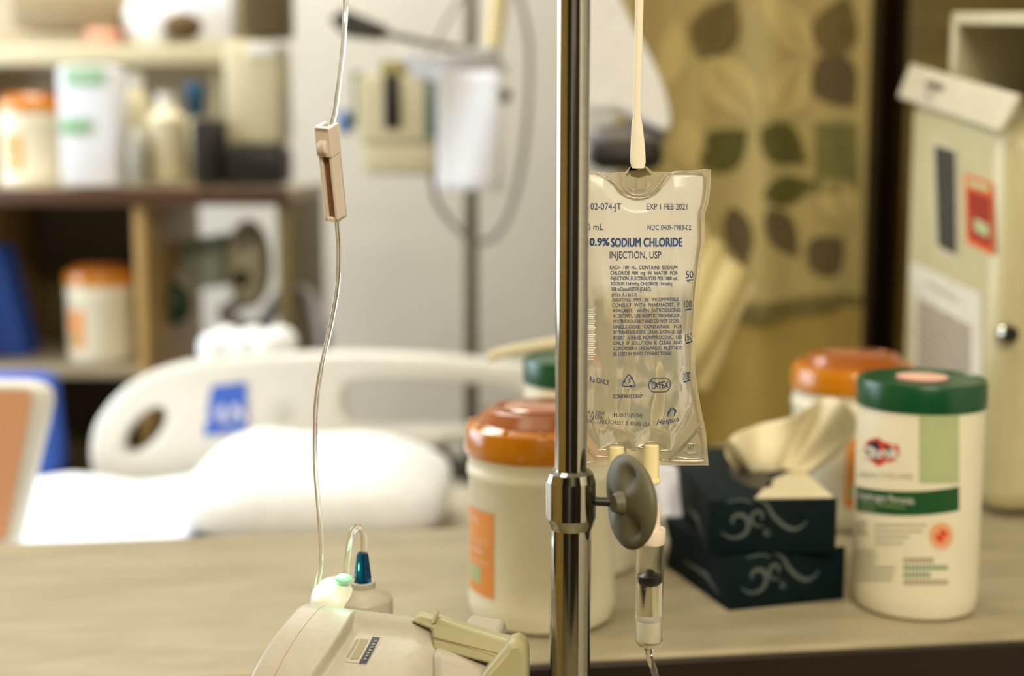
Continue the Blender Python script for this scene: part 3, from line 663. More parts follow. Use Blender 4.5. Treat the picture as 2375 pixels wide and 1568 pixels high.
# ------------------------------------------------------------------ wipe canisters
def ray_cyl(px, py, c, r):
    d = ray(px, py); a = d.x**2+d.y**2; b = -2*(d.x*c[0]+d.y*c[1]); q = c[0]**2+c[1]**2-r*r
    t = (-b-math.sqrt(max(0, b*b-4*a*q)))/(2*a); return Vector((d.x*t, d.y*t, CAMZ+d.z*t))
def big_canister(loc, label, group=None, k=1.0, yaw=0, lab=True):
    t = thing('wipes_canister', label, 'canister', loc, yaw, group)
    MB().lathe([(0, 0), (.056, 0), (.0625, .004), (.0648, .012), (.0652, .02), (.0645, .024), (.0645, .128), (.0662, .131), (.0662, .137), (.0648, .139), (.0648, .146), (.0662, .149), (.0655, .154), (.058, .156), (0, .156)], seg=72).build('tub', 'canbody', t, local=True)
    ld = MB().lathe([(.0640, .150), (.0675, .150), (.0685, .154), (.0680, .158), (.0675, .170), (.0660, .1735), (.0590, .177), (.0560, .178), (.0480, .187), (.0455, .1885), (.040, .1888), (.039, .1875), (0, .187)], seg=72)
    for f in ld.bm.faces:
        if f.calc_center_median().z > .1775: f.material_index = 1
    for q in range(12):
        a = 2*math.pi*q/12; ld.box((.0595*math.cos(a), .0595*math.sin(a), .175), (.010, .004, .006), a, .0015)
    ld = ld.build('lid', ['lidorange', 'lidred'], t, local=True)
    MB().lathe([(0, .1875), (.030, .1875), (.034, .189), (.031, .1905), (.010, .191), (0, .191)], seg=40).build('flap', 'lidamber', ld, local=True)  # base colour mixes amber with a pinkish highlight
    MB().lathe([(.0567, .1783), (.0487, .1873), (.047, .1865), (.0545, .178)], seg=60, a0=R(200), a1=R(340)).build('shoulder_band', 'lidred', ld, local=True)
    if lab:
        l = MB(); l.lathe([(.0650, .030), (.0650, .100), (.0650, .105)], seg=20, a0=R(-90-78), a1=R(-90-39)); l.mi = 1
        for z0, z1, a0, a1 in ((.092, .098, -72, -56), (.078, .080, -76, -44), (.074, .076, -74, -46), (.066, .071, -72, -50), (.058, .061, -74, -44)):
            l.lathe([(.0652, z0), (.0652, z1)], seg=8, a0=R(-90+a0), a1=R(-90+a1))
        l.mi = 2; l.lathe([(.0652, .040), (.0652, .055)], seg=8, a0=R(-90-74), a1=R(-90-54)); l.build('label', ['orange', 'redlite', 'greenpale'], t, local=True)
    return t
bcp = (.0264, 1.226, .9)
big = big_canister(bcp, 'large white wipes canister with an orange lid just behind the chrome pole', yaw=math.atan2(-.0264, 1.226)*1)
can2 = dup(big, (.377, 1.552, .9), R(60), 'white wipes canister with an orange lid behind the green lidded canister at the right')
def green_canister(loc, label, yaw=0):
    t = thing('wipes_canister', label, 'canister', loc, yaw)
    MB().lathe([(0, 0), (.048, 0), (.0535, .003), (.0552, .009), (.0555, .02), (.0553, .19), (.054, .196), (0, .196)], seg=72).build('tub', 'canbody', t, local=True)
    ld = MB().lathe([(.0540, .186), (.0568, .186), (.0570, .190), (.0568, .206), (.0555, .2095), (.0530, .2100), (.0515, .2085), (0, .2085)], seg=72).build('lid', 'lidgreen', t, local=True)
    MB().lathe([(0, .2088), (.022, .2088), (.0225, .2105), (0, .2110)], seg=40).build('lid_sticker', 'lidpink', ld, local=True)
    return t
gc = (.367, 1.257, .9)
g1 = green_canister(gc, 'tall white wipes canister with a dark green lid at the right front of the counter')
gr = .0556
def gf(px, py): p = ray_cyl(px, py, gc, gr+.0002); return p
d = Decal(gf)
d.quad(1986, 2225, 1128, 1196-12, 2, 24, sag=12); d.quad(2132, 2225, 960, 1120, 3, 12)
d.text('Hydrogen Peroxide', 1992, 2120, 1141, 1157, 0, yb=13); d.text('Cleaner Disinfectant', 1992, 2100, 1163, 1170, 3, yb=10); d.text('Wipes', 1992, 2030, 1176, 1183, 3, yb=3)
# angular red emblem with a white word on navy
d.shape([(1998, 1042), (2012, 1022), (2034, 1014), (2052, 1026), (2084, 1034), (2086, 1052), (2072, 1070), (2036, 1082), (2016, 1066)], 4)
d.shape([(2004, 1042), (2016, 1027), (2034, 1022), (2050, 1032), (2070, 1040), (2066, 1058), (2036, 1074), (2020, 1060)], 5)
f0 = d.f; d.f = lambda px, py: ray_cyl(px, py, gc, gr+.0006)
d.text('Clorox', 2000, 2082, 1036, 1062, 0, bold=.03)
d.f = f0
d.text('HEALTHCARE', 1990, 2118, 1094, 1106, 6, yb=6)
d.shape(ell(2183, 1243, 28, 31), 7); d.f = lambda px, py: ray_cyl(px, py, gc, gr+.0006)
d.shape(ell(2184, 1243, 14, 15), 4); d.shape(ell(2176, 1236, 5, 5), 7); d.shape(ell(2192, 1250, 5, 5), 7); d.f = f0
for k, (x0, x1) in enumerate(((2028, 2150), (2028, 2140), (2030, 2110), (2030, 2095))): d.quad(x0, x1, 1216+k*14, 1220+k*14, 6, 10)
for k, (x0, x1) in enumerate(((1984, 2010), (1984, 2008), (1984, 2012))): d.quad(x0, x1, 1210+k*12, 1215+k*12, 6, 4)
for k, (x0, x1) in enumerate(((1984, 2030), (1984, 2034), (1984, 2030), (1984, 2076), (1984, 2074), (1984, 2070))): d.quad(x0, x1, 1276+k*13, 1281+k*13, 6, 8)
for k, (x0, x1, mi) in enumerate(((2096, 2170, 8), (2096, 2206, 9), (2096, 2164, 9), (2096, 2200, 8))):
    n = int((x1-x0)/8)
    for j in range(n): d.quad(x0+j*8, x0+j*8+5, 1294+k*17, 1305+k*17, mi, 1)
d.build('printed_label', ['white', 'white', 'greendk', 'greenpale', 'red', 'navydk', 'greyink', 'redlite', 'brownink', 'greenink'], g1, ang=180)
g2 = green_canister((.0676, 1.378, .9), 'white wipes canister with a green lid half hidden behind the chrome pole')
# sanitizer pump bottle behind it
t = thing('pump_bottle', 'cream pump dispenser bottle whose spout points left behind the pole', 'bottle', (.10, 1.50, .9))
MB().lathe([(0, 0), (.03, 0), (.033, .004), (.033, .13), (.028, .150), (.014, .160), (.014, .168), (0, .168)]).build('bottle_body', 'cream', t, local=True)
MB().lathe([(0, .166), (.016, .166), (.016, .182), (.006, .184), (.006, .205), (0, .205)]).build('collar', 'white', t, local=True)
MB().tube([(.012, 0, .214), (0, 0, .213), (-.05, -.002, .207), (-.115, -.005, .196), (-.12, -.005, .188)], [.010, .010, .007, .0055, .006]).build('spout', 'cream', t, local=True)

# ------------------------------------------------------------------ tissue boxes
def spiral(cx, cy, r0, r1, a0, a1, n=26): return [(cx+(r0+(r1-r0)*i/n)*math.cos(a0+(a1-a0)*i/n), cy+(r0+(r1-r0)*i/n)*math.sin(a0+(a1-a0)*i/n)) for i in range(n+1)]
def tissue_box(loc, rz, label, tissue, group):
    t = thing('tissue_box', label, 'tissue box', loc, rz, group); w_, d_, h_ = .117, .225, .050
    MB().box((w_/2, d_/2, h_/2), (w_, d_, h_), bev=.0012).build('carton', 'teal', t, local=True)
    f = Decal(lambda x, y: Vector((x*w_, -.0004, y*h_)))
    for pts, ww in ((spiral(.22, .58, .03, .17, 0, 5.2), 1), ):
        pass
    def put(pts, a, b):
        P = [(x*w_, y) for x, y in pts]; n = len(P)
        g_ = Decal(lambda x, y: Vector((x, -.0004, y)));
        return P
    g_ = Decal(lambda x, y: Vector((x, -.0004, y)))
    def sw(pts, a, b): n = len(pts); g_.line(pts, a, 0, ws=[a+(b-a)*math.sin(math.pi*i/(n-1)) for i in range(n)])
    sw(spiral(.026, .029, .003, .016, R(200), R(-150)), .001, .0045)
    sw(spiral(.046, .034, .002, .009, R(-60), R(300)), .001, .0035)
    sw(spiral(.054, .020, .001, .0035, 0, R(330)), .001, .002)
    sw(catmull([(.044, .050), (.052, .046), (.060, .034), (.072, .024), (.082, .023), (.090, .030)]), .001, .004)
    sw(catmull([(.016, .048), (.030, .050), (.040, .047)]), .001, .002)
    g_.build('swirl_print', 'swirl', t, local=True)
    g2_ = Decal(lambda y, z: Vector((-.0004, y, z))); g2_.line([(.02, .01), (.05, .02), (.10, .018)], .004, 0, ws=[.001, .006, .001]); g2_.build('side_swirl', 'swirl', t, local=True)
    tp = Decal(lambda x, y: Vector((x, y, h_+.0004)))
    tp.shape([(.042, .002), (.115, .002), (.115, .125), (.072, .07)], 0); tp.shape(ell(.058, .09, .018, .05), 1); tp.build('top_panel', ['gown2', 'dkgrey'], t, local=True)
    return t
lo = tissue_box(onz(1690, 1418, .9), R(17), 'dark teal tissue box at the bottom of the pair, turned slightly', False, None)
up = tissue_box(onz(1641, 1286, .9505)+Vector((0, 0, 0)), R(3), 'dark teal tissue box on top of the pair, with a tissue pulled out', True, None)
# pulled tissue
ts = MB(); ub = basis(up)
edge = catmull([(1700, 1082), (1682, 1045), (1700, 1010), (1760, 985), (1840, 965), (1905, 925), (1960, 935), (1985, 985), (1960, 1040), (1900, 1075)], 6)
yb_ = 1.36
def tis(u, v):
    k = u*(len(edge)-1); e = edge[min(int(k), len(edge)-1)]
    bx, by = 1760+70*u, 1128
    x = bx+(e.x-bx)*v**.85; y = by+(e.y-by)*v
    f = .020*math.sin(u*13+v*3)*v+.012*math.sin(u*29-v*2)*v+.02*(v*v)*(u-.5)
    return at(x, y, yb_+f)
ts.surf(tis, len(edge)-1, 16)
ts.build('tissue_sheet', 'tissue', up, solid=.0006, ang=180)
# soft plastic pack leaning on the tissue boxes
pk = MB()
def packf(side):
    def f(u, v):
        e = [(1425, 1300), (1450, 1200), (1500, 1110), (1545, 1085), (1600, 1088), (1640, 1180), (1650, 1290), (1655, 1325)]
        x = 1440+(1640-1440)*u; yt = lerp1(x, [1440, 1520, 1600, 1640], [1190, 1070, 1085, 1170]); yb2 = lerp1(x, [1440, 1560, 1640], [1375, 1335, 1310])
        y = yt+(yb2-yt)*v; th = .022*math.sin(math.pi*min(1, max(0, u)))**.5*math.sin(math.pi*v)**.5
        n = noise.noise(Vector((u*4, v*4, 2)))*.012
        q = at(x, y, 1.375+.04*(1-v)); q.y += side*th+n*(1 if th > .001 else 0); return q
    return f
for sd in (-1, 1): pk.surf(packf(sd), 30, 30)
bmesh.ops.remove_doubles(pk.bm, verts=pk.bm.verts[:], dist=.0005)
t = tag(pk.build('plastic_pack', ['poly', 'polyglint'], ang=180), 'crumpled grey-white plastic pack with a painted blue-white highlight left of the tissue boxes', 'pack')
for f in t.data.polygons:
    c = f.center
    if c.x > at(1520, 0, 1.38).x and c.z > at(0, 1200, 1.38).z: f.material_index = 1  # blue-white highlight painted onto the upper right faces

# ------------------------------------------------------------------ sharps container
N0 = Vector((.532, 1.55, .9)); SA = math.atan2(.057, 1)
sc_ = thing('sharps_container', 'cream sharps disposal container standing at the right end of the counter', 'sharps container', N0, SA)
# local frame: x right, y away, z up ; left face is x = 0
def Lp(x, y, z): return Vector((x, y, z))
MB().prism([Lp(0, 0, .002), Lp(0, 0, .440), Lp(0, .32, .485), Lp(0, .32, .002)], (.30, 0, 0)).build('body', mat('sharps_cream_plastic', 'beb68e', .35, var=.03), sc_, local=True, bevel=.028)
ff = lambda y, z: Vector((-.0008, y, z))
sBY = basis(sc_).inverted()
def sface(px, py):
    """point of the left face seen at this guide"""
    d0 = ray(px, py); o0 = sBY @ Vector((0, 0, CAMZ)); dd = sBY.to_3x3() @ d0; tt = (-.0008-o0.x)/dd.x; return o0+dd*tt
d = Decal(sface)
d.shape([(2160, 315), (2222, 340), (2224, 610), (2166, 578)], 0)
f0 = d.f; d.f = lambda x, y: f0(x, y)+Vector((-.0006, 0, 0))
d.shape([(2168, 335), (2216, 352), (2219, 592), (2176, 570)], 1)
d.build('level_window', ['cream', 'dkgrey'], sc_, local=True)
d = Decal(sface); d.shape([(2237, 402), (2303, 425), (2304, 592), (2242, 562)], 0); d.f = lambda x, y: f0(x, y)+Vector((-.0006, 0, 0))
d.shape([(2245, 440), (2297, 458), (2299, 575), (2248, 550)], 1); d.shape([(2246, 413), (2296, 431), (2296, 446), (2246, 430)], 2)
d.f = lambda x, y: f0(x, y)+Vector((-.0012, 0, 0)); d.shape([(2260, 505), (2295, 522), (2296, 552), (2264, 535)], 2)
d.build('warning_sticker', [mat('orange_red_ink', 'd8581a', .5), mat('deep_red_ink', '941f04', .5), 'greenpale'], sc_, local=True)
d = Decal(sface); d.shape([(2112, 605), (2275, 680), (2281, 960), (2120, 880)], 0); d.f = lambda x, y: f0(x, y)+Vector((-.0006, 0, 0))
for k in range(15):
    d.line([(2128, 695+k*13), (2252, 762+k*13)], 7, 1)
d.line([(2150, 655), (2225, 700)], 6, 2); d.build('instruction_sheet', ['gown3', 'brownink', 'greyink'], sc_, local=True)
# round lock on the near right
d0 = at(2332, 775, 1.545); lk = MB(); q = sBY @ d0
lk.lathe([(0, -.012), (.009, -.012), (.011, -.008), (.012, 0)], Matrix.Translation((q.x+.003, -.0005, q.z)) @ Matrix.Rotation(R(-90), 4, 'X') @ Matrix.Scale(1, 4), 28)
lk.build('key_lock', 'chrome', sc_, local=True)
# hopper lid: slanted lip plus open hood
hp = MB(); hp.prism([Lp(-.010, -.004, .430), Lp(-.010, .335, .478), Lp(.004, .330, .522), Lp(.010, -.004, .470)], (0.008, 0, -.002)); lipf = on_mesh(hp.bm.copy(), 0); hp.build('lip', mat('lip_plastic', 'c2b9a2', .4), sc_, local=True, bevel=.003)
hd = MB()
hd.prism([Lp(.03, -.02, .44), Lp(.03, -.02, .555), Lp(.03, .0, .555), Lp(.03, .0, .44)], (.2, 0, 0)); hd.prism([Lp(.03, .24, .47), Lp(.03, .24, .578), Lp(.03, .26, .580), Lp(.03, .26, .47)], (.2, 0, 0))
hd.prism([Lp(.03, -.02, .540), Lp(.03, .26, .565), Lp(.03, .26, .580), Lp(.03, -.02, .555)], (.2, 0, 0)); hd.prism([Lp(.23, -.02, .44), Lp(.23, .26, .47), Lp(.23, .26, .58), Lp(.23, -.02, .555)], (.01, 0, 0))
hd.build('hood', 'cream', sc_, local=True, bevel=.003)
MB().prism([Lp(.12, .0, .44), Lp(.12, .24, .47), Lp(.16, .24, .565), Lp(.16, .0, .54)], (.005, 0, 0)).build('flap', 'dkgrey', sc_, local=True)
mk = Decal(lambda x, y: Vector((-.0125+.016*y, .335*x, .430+.048*x+(.040+.004*x)*y)))
mk.line([(.74, .62), (.56, .62)], .16, 0); mk.line([(.72, .34), (.62, .34)], .12, 1); mk.build('lip_print', ['black', 'grey'], sc_, local=True)

# ------------------------------------------------------------------ curtain with leaf print
CYp = 2.2
def cfold(x): return .018*math.sin(x*26+.6)+.010*math.sin(x*61)
def curt(px, py, off=0): q = at(px, py, CYp); q.y += cfold(q.x)-off; return q
cx0, cx1 = at(1425, 0, CYp).x, at(2030, 0, CYp).x; zh = 1.065
ct = thing('privacy_curtain', 'ochre privacy curtain with a leaf print hanging behind the counter', 'curtain', ((cx0+cx1)/2, CYp, 0))
c = MB(); c.surf(lambda u, v: Vector((cx0+(cx1-cx0)*u, CYp+cfold(cx0+(cx1-cx0)*u), zh+(2.45-zh)*v)), 220, 8)
class DC(Decal): pass
dd = Decal(lambda x, y: curt(x, y, .0025)); dd.bm.free(); dd.bm = c.bm
def leaf(cx, cy, L, W_, ang, mi):
    L *= 1.12; W_ *= 1.22
    a = R(ang); ca, sa = math.cos(a), -math.sin(a); dd.mi = mi
    def g(u, v):
        x = L*(u-.5); y = (v-.5)*W_*math.sin(math.pi*min(.999, max(.001, u))**.8); return dd.f(cx+x*ca-y*sa, cy+x*sa+y*ca)
    dd.surf(g, 16, 10)
dd.quad(1890, 1998, 285, 450, 4, 24)
for lf in ((1665, 62, 150, 95, 60, 1), (1820, 55, 160, 80, 130, 3), (1945, 60, 140, 95, 70, 1), (1700, 205, 170, 90, -50, 3), (1830, 200, 150, 90, 60, 3), (1945, 190, 130, 100, -50, 5),
           (1680, 345, 120, 85, 40, 2), (1815, 338, 125, 80, -35, 2), (1945, 340, 120, 80, 60, 4), (1828, 440, 120, 58, 12, 2), (1950, 470, 120, 80, -60, 3), (1812, 540, 125, 62, -55, 5), (1712, 550, 130, 50, -80, 5), (1922, 590, 100, 85, 40, 5),
           (1560, 120, 150, 60, 80, 3), (1570, 470, 110, 70, 40, 3), (1600, 330, 110, 60, 100, 3)): leaf(*lf)
for (x, y, L, a) in ((1700, 205, 150, -50), (1830, 200, 140, 60), (1820, 55, 150, 130), (1950, 470, 110, -60)):
    a = R(a); dd.f = lambda X_, Y_: curt(X_, Y_, .0035); dd.line([(x-L/2*math.cos(a), y+L/2*math.sin(a)), (x+L/2*math.cos(a), y-L/2*math.sin(a))], 3, 4)
c.build('leaf_print_panel', ['curtain', 'leafbrown', 'leafolive', 'leafpale', 'leafgreen', 'leafplum'], ct, ang=180)
MB().surf(lambda u, v: Vector((cx0+(cx1-cx0)*u, CYp-.004+cfold(cx0+(cx1-cx0)*u), zh-.012+.026*v+.006*math.sin(u*9))), 120, 2).build('hem_band', 'curtaindk', ct, ang=180)
MB().surf(lambda u, v: Vector((cx0+(cx1-cx0)*u, CYp+.004+.5*cfold(cx0+(cx1-cx0)*u), .25+(zh-.25)*v)), 120, 6).build('plain_lower_panel', 'plain', ct, ang=180)
MB().tube([(cx0-.1, CYp, 2.47), (cx1+.1, CYp, 2.47)], .012).build('curtain_rail', 'steel', ct)
for xx in (cx0, cx1): pass
# pale folded cloth hanging on a slant left of the curtain panel
g = MB()
ga, gb, gc_, gd = at(1625, 520, 1.9), at(1745, 668, 1.9), at(1625, 905, 1.86), at(1480, 860, 1.86)
def gown(u, v):
    a = ga.lerp(gb, u); b = gd.lerp(gc_, u); p = a.lerp(b, v); p.y += .02*math.sin(u*7+v*2)+.012*math.sin(u*17)-.02*math.sin(math.pi*v); return p
g.surf(gown, 30, 30)
tag(g.build('folded_gown', 'gown', solid=.02, ang=180), 'pale yellow folded cloth hanging on a slant between bag and curtain', 'cloth')
# lamp head: white curved shade with dark base at the curtain's left edge
lp_ = thing('lamp', 'white curved lamp shade with a dark base left of the curtain', 'lamp', at(1460, 395, 1.95))
l = MB(); shp = catmull([(1340, -60), (1425, -20), (1470, 60), (1515, 140), (1545, 215), (1556, 280), (1545, 303), (1515, 292), (1440, 255), (1340, 225)], 5, True)
l.prism([at(p.x, p.y, 1.95) for p in shp], (0, .10, 0)); l.build('shade', 'whitecool', lp_, bevel=.012)
l = MB(); l.sphere(at(1450, 318, 2.0), .053, (1.1, .7, .35)); l.build('rim', 'hose', lp_)
pxbox(MB(), 1366, 1545, 325, 396, 1.97, .09, .025).build('base', 'black', lp_)
MB().tube([at(1400, 0, 2.0), at(1400, -200, 2.0), Vector((at(1400, -200, 2.0).x, 2.0, 2.7))], .015).build('stem', 'steel', lp_)

# ------------------------------------------------------------------ left shelf unit and what it carries
SY = 2.7
su = thing('shelf_unit', 'open shelf unit with brown edging on the far left', 'shelf', (at(300, 0, SY).x, SY, 0))
xa, xb, xm = at(-160, 0, SY).x, at(662, 0, SY).x, at(300, 0, SY).x
zt1 = at(0, 440, SY).z; zl = at(0, 850, SY).z
MB().box(((xa+xb)/2, SY+.26, zt1-.012), (xb-xa, .52, .025), bev=.003).build('top_board', 'shelftop', su)
MB().box(((xa+xb)/2, SY-.006, zt1-.013), (xb-xa, .014, .032), bev=.002).build('top_edge', 'brown', su)
MB().box((xm, SY+.25, zt1/2), (.022, .48, zt1-.03), bev=.002).build('divider', 'sideW', su)
MB().box((xb-.014, SY+.25, zt1/2), (.026, .48, zt1-.03), bev=.002).build('side_panel', 'shelfin', su)
MB().box((xa+.014, SY+.25, zt1/2), (.026, .48, zt1-.03), bev=.002).build('side_panel', 'sideW', su)
MB().box(((xa+xm)/2, SY+.25, zl-.012), (xm-xa-.02, .48, .024), bev=.002).build('shelf_board', 'shelftop', su)
MB().box(((xa+xm)/2, SY+.5, zt1/2), (xm-xa, .014, zt1-.03)).build('back_panel', 'shelfin', su)
# wall shelf above
zs = at(0, 150, 3.0).z
ws_ = thing('wall_shelf', 'cream wall shelf above the brown edged unit', 'shelf', (at(260, 0, 3.0).x, 3.0, zs))
x0_, x1_ = at(-200, 0, 3.0).x, at(535, 0, 3.0).x
MB().box(((x0_+x1_)/2, 3.12, zs+.02), (x1_-x0_, .26, .04), bev=.004).build('board', 'cream', ws_)
for xx in (x0_+.05, x1_-.05): MB().box((xx, 3.16, (zs+zt1)/2), (.02, .16, zs-zt1)).build('bracket', 'cream', ws_)
MB().box(((x0_+x1_)/2, 3.24, 1.8), (x1_-x0_, .02, 1.2)).build('back_board', 'shelftop', ws_)
# canisters
far = dup(big, (at(210, 0, SY+.10).x, SY+.09, zl), R(25), 'orange lidded wipes canister inside the lower left cubby')
far2 = dup(big, (at(60, 0, SY+.3).x, SY+.3, zt1), R(40), 'orange lidded wipes canister at the far left on the brown edged shelf')
def simple(name, mb, mats, label, cat, **k): return tag(mb.build(name, mats, **k), label, cat)
t = thing('carton', 'white carton with green bands beside the orange lidded canister on the shelf', 'box', (at(200, 0, SY+.1).x, SY+.1, zt1))
pxbox(MB(), 140, 262, 152, 432, SY+.08, .10, .01).build('box', 'paper', t)
pxbox(MB(), 150, 240, 155, 198, SY+.074, .006, .001).build('green_band', mat('sage_band', '9cc0a0', .6), t); pxbox(MB(), 140, 205, 275, 312, SY+.072, .008, .001).build('green_patch', mat('mint_patch', '8fb892', .6), t)
def bottle(x0, x1, y0, y1, Y, m, label, cap='white', name='bottle'):
    a, b = at(x0, y1, Y), at(x1, y0, Y); r = (b.x-a.x)/2; h_ = b.z-a.z
    t = thing(name, label, 'bottle', ((a.x+b.x)/2, Y, a.z)); t.location.z = a.z
    MB().lathe([(0, 0), (r*.9, 0), (r, .006), (r, h_*.7), (r*.5, h_*.84), (r*.4, h_*.86), (0, h_*.86)], seg=32).build('bottle_body', m, t, local=True)
    MB().lathe([(0, h_*.84), (r*.45, h_*.84), (r*.45, h_), (0, h_)], seg=24).build('cap', cap, t, local=True); return t
bottle(288, 350, 170, 420, SY+.2, 'cream', 'cream bottle next to the white carton on the shelf')
bottle(345, 430, 215, 420, SY+.12, 'cream', 'wide cream bottle below the blue nozzle on the shelf')
bottle(300, 345, 300, 425, SY+.08, 'grey', 'short grey bottle in front of the cream bottle')
t = thing('spray_bottle', 'bottle with a blue spray head on the shelf', 'spray bottle', (at(445, 0, SY+.25).x, SY+.25, zt1))
hh = at(0, 250, SY+.25).z-zt1
MB().lathe([(0, 0), (.028, 0), (.03, .005), (.03, hh*.55), (.012, hh*.9), (0, hh*.9)], seg=32).build('bottle_body', 'cream', t, local=True)
MB().lathe([(0, hh*.85), (.012, hh*.85), (.020, hh*1.08), (.022, hh*1.25), (.018, hh*1.32), (0, hh*1.33)], seg=24).build('spray_head', mat('deep_blue_plastic', '124a6a', .4), t, local=True)
t = thing('equipment_base', 'dark apparatus with a pale box on top at the shelf end', 'apparatus', (at(560, 0, SY+.1).x, SY+.1, zt1))
pxbox(MB(), 445, 500, 275, 432, SY+.08, .12, .012).build('dark_block', 'black', t); pxbox(MB(), 495, 655, 338, 430, SY+.1, .14, .015).build('dark_base', 'black', t)
pxbox(MB(), 520, 648, 92, 340, SY+.12, .16, .02).build('pale_box', 'cream', t); pxbox(MB(), 575, 640, 100, 132, SY+.11, .012, .004).build('white_top', 'white', t)
g_ = pxbox(MB(), 556, 656, -60, 82, SY+.14, .14, .008)
for k in range(12): pxbox(g_, 560, 652, -55+k*11, -51+k*11, SY+.135, .006, .001)
g_.build('vent_grille', 'shelfin', t)
simple('storage_box', pxbox(MB(), 28, 262, -20, 66, 3.02, .14, .008), mat('taupe_card', '8f7d5c', .7), 'long brown box lying on the wall shelf', 'box')
simple('small_carton', pxbox(MB(), 198, 262, 66, 104, 3.0, .1, .006), mat('salmon_card', 'd9a184', .7), 'small salmon coloured box on the wall shelf under the brown box', 'box')
w1 = MB(); w1.sphere(at(355, 55, 3.08), .075, (.9, .7, .9)); simple('plastic_bag', w1, 'whitecool', 'white crumpled bag on the wall shelf', 'bag')
w1 = MB(); w1.sphere(at(425, 62, 3.03), .045, (.9, .7, .65)); simple('brown_cap', w1, mat('umber_cloth', '54401f', .8), 'dark brown rounded bundle on the wall shelf', 'bundle')
w1 = pxbox(MB(), 400, 535, -60, 100, 3.14, .06, .01); simple('folder', w1, 'paper', 'white folder standing at the end of the wall shelf', 'folder')
# equipment in the right cubby
t = thing('wall_device', 'oval beige device with a dark knob in the right cubby', 'device', at(575, 720, SY+.2))
MB().sphere(at(577, 612, SY+.24), .1, (.47, .45, .92), 32, 20).build('oval_body', 'cream', t)
MB().sphere(at(560, 645, SY+.19), .0165, (1, .8, 1)).build('knob', 'black', t); MB().sphere(at(565, 568, SY+.195), .014, (1, .5, 1)).build('dial', 'grey', t)
MB().tube([at(560, 700, SY+.22), at(520, 730, SY+.2), at(600, 760, SY+.18), at(660, 680, SY+.1), at(720, 690, SY+.05), at(750, 790, SY), at(735, 900, SY)], .014).build('grey_hose', 'hose', t)
w1 = MB(); w1.sphere(at(408, 705, SY+.2), .04, (.8, .8, 1.05)); w1.tube([at(400, 670, SY+.2), at(370, 620, SY+.22)], .012); simple('hand_bulb', w1, mat('dark_green_rubber', '1d3a22', .5), 'dark green rubber bulb hanging in the right cubby', 'bulb')
w1 = MB(); w1.sphere(at(362, 605, SY+.3), .035, (.9, .5, 1)); simple('bandage_roll', w1, 'white', 'small white roll in the right cubby', 'bandage')
w1 = MB(); w1.surf(lambda u, v: at(400+130*u+60*v, 560+110*v-20*u, SY+.3+.02*math.sin(u*6+v*4)), 12, 12); simple('plastic_sleeve', w1, mat('pale_green_film', 'b9c3ae', .4), 'pale green plastic sleeve behind the dark bulb', 'sleeve', solid=.004)
w1 = MB(); RY_ = 2.44
for k in range(6): w1.sphere(at(500+k*30, 806-14*(k % 2), RY_-.01+.02*(k % 2)), .034, (.9, .7, .8))
simple('crumpled_towel', w1, 'whitecool', 'white crumpled towel lying on top of the bed rail', 'towel')
w1 = MB(); w1.prism([at(-120, 560, SY+.12), at(-5, 575, SY+.12), at(62, 838, SY+.12), at(-120, 838, SY+.12)], (0, .1, 0)); simple('blue_binder', w1, 'blue', 'blue binder leaning in the lower left cubby', 'binder', bevel=.01)

# ------------------------------------------------------------------ bed
bed = thing('hospital_bed', 'hospital bed with a white side rail and blue sticker', 'bed', (-.25, 2.0, 0))
zb_ = .752
MB().box((-.65, 1.98, zb_-.07), (1.5, .76, .14), bev=.04, seg=4).build('mattress', 'matt', bed)
MB().box((-.65, 1.98, .5), (1.45, .7, .18), bev=.02).build('frame', 'grey', bed)
for x in (-1.2, -.05):
    for y in (1.7, 2.2): MB().tube([(x, y, .42), (x, y, .06)], .02).sphere((x, y, .05), .05, (.5, 1, 1)).build('leg', 'dkgrey', bed)
RY = 2.42
outr = catmull([(232, 1112), (216, 1040), (236, 965), (310, 885), (420, 842), (560, 824), (760, 815), (980, 820), (1150, 835), (1330, 860), (1400, 905), (1400, 990), (1330, 1010), (1100, 1005), (900, 1080), (700, 1150), (400, 1150), (280, 1150)], 6, True)
h1 = ell(341, 994, 66, 30, 24, R(-48)); h2 = catmull([(812, 892), (900, 880), (1080, 885), (1180, 900), (1240, 940), (1180, 985), (1000, 985), (860, 985), (805, 950)], 5, True)
me = outline_mesh([[px2 for px2 in [(at(p[0], p[1], RY).x, at(p[0], p[1], RY).z)]][0] for p in outr] and [[(at(p[0], p[1], RY).x, at(p[0], p[1], RY).z) for p in outr], [(at(p[0], p[1], RY).x, at(p[0], p[1], RY).z) for p in h1], [(at(p[0], p[1], RY).x, at(p[0], p[1], RY).z) for p in h2]], .025, .012)
me.transform(Matrix.Translation((0, RY, 0)) @ Matrix.Rotation(R(90), 4, 'X')); me.transform(basis(bed).inverted()); me.materials.append(M['white']); me.shade_smooth(); me.set_sharp_from_angle(angle=R(50))
rail = bpy.data.objects.new('side_rail', me); COL.objects.link(rail); rail.parent = bed
d = Decal(lambda x, y: at(x, y, RY-.027)); d.shape([(490, 895), (572, 885), (575, 1000), (472, 1012)], 0); d.f = lambda x, y: at(x, y, RY-.028)
for e in ((512, 955, 9, 14), (545, 950, 9, 13), (525, 975, 20, 4), (560, 965, 6, 16), (480, 970, 6, 8)): d.shape(ell(*e, n=12), 1)
d.build('sticker', [mat('blue_sticker_ink', '3a62c4', .5, var=0), 'paper'], rail)
MB().sphere(at(650, 950, RY-.02), .03, (1, .25, 1)).build('button', mat('pale_grey_pad', 'cfcfc4', .5), rail)
MB().tube([at(1000, 1030, RY), at(1050, 1085, RY), at(1200, 1085, RY)], .02).build('support_arm', 'dkgrey', bed)
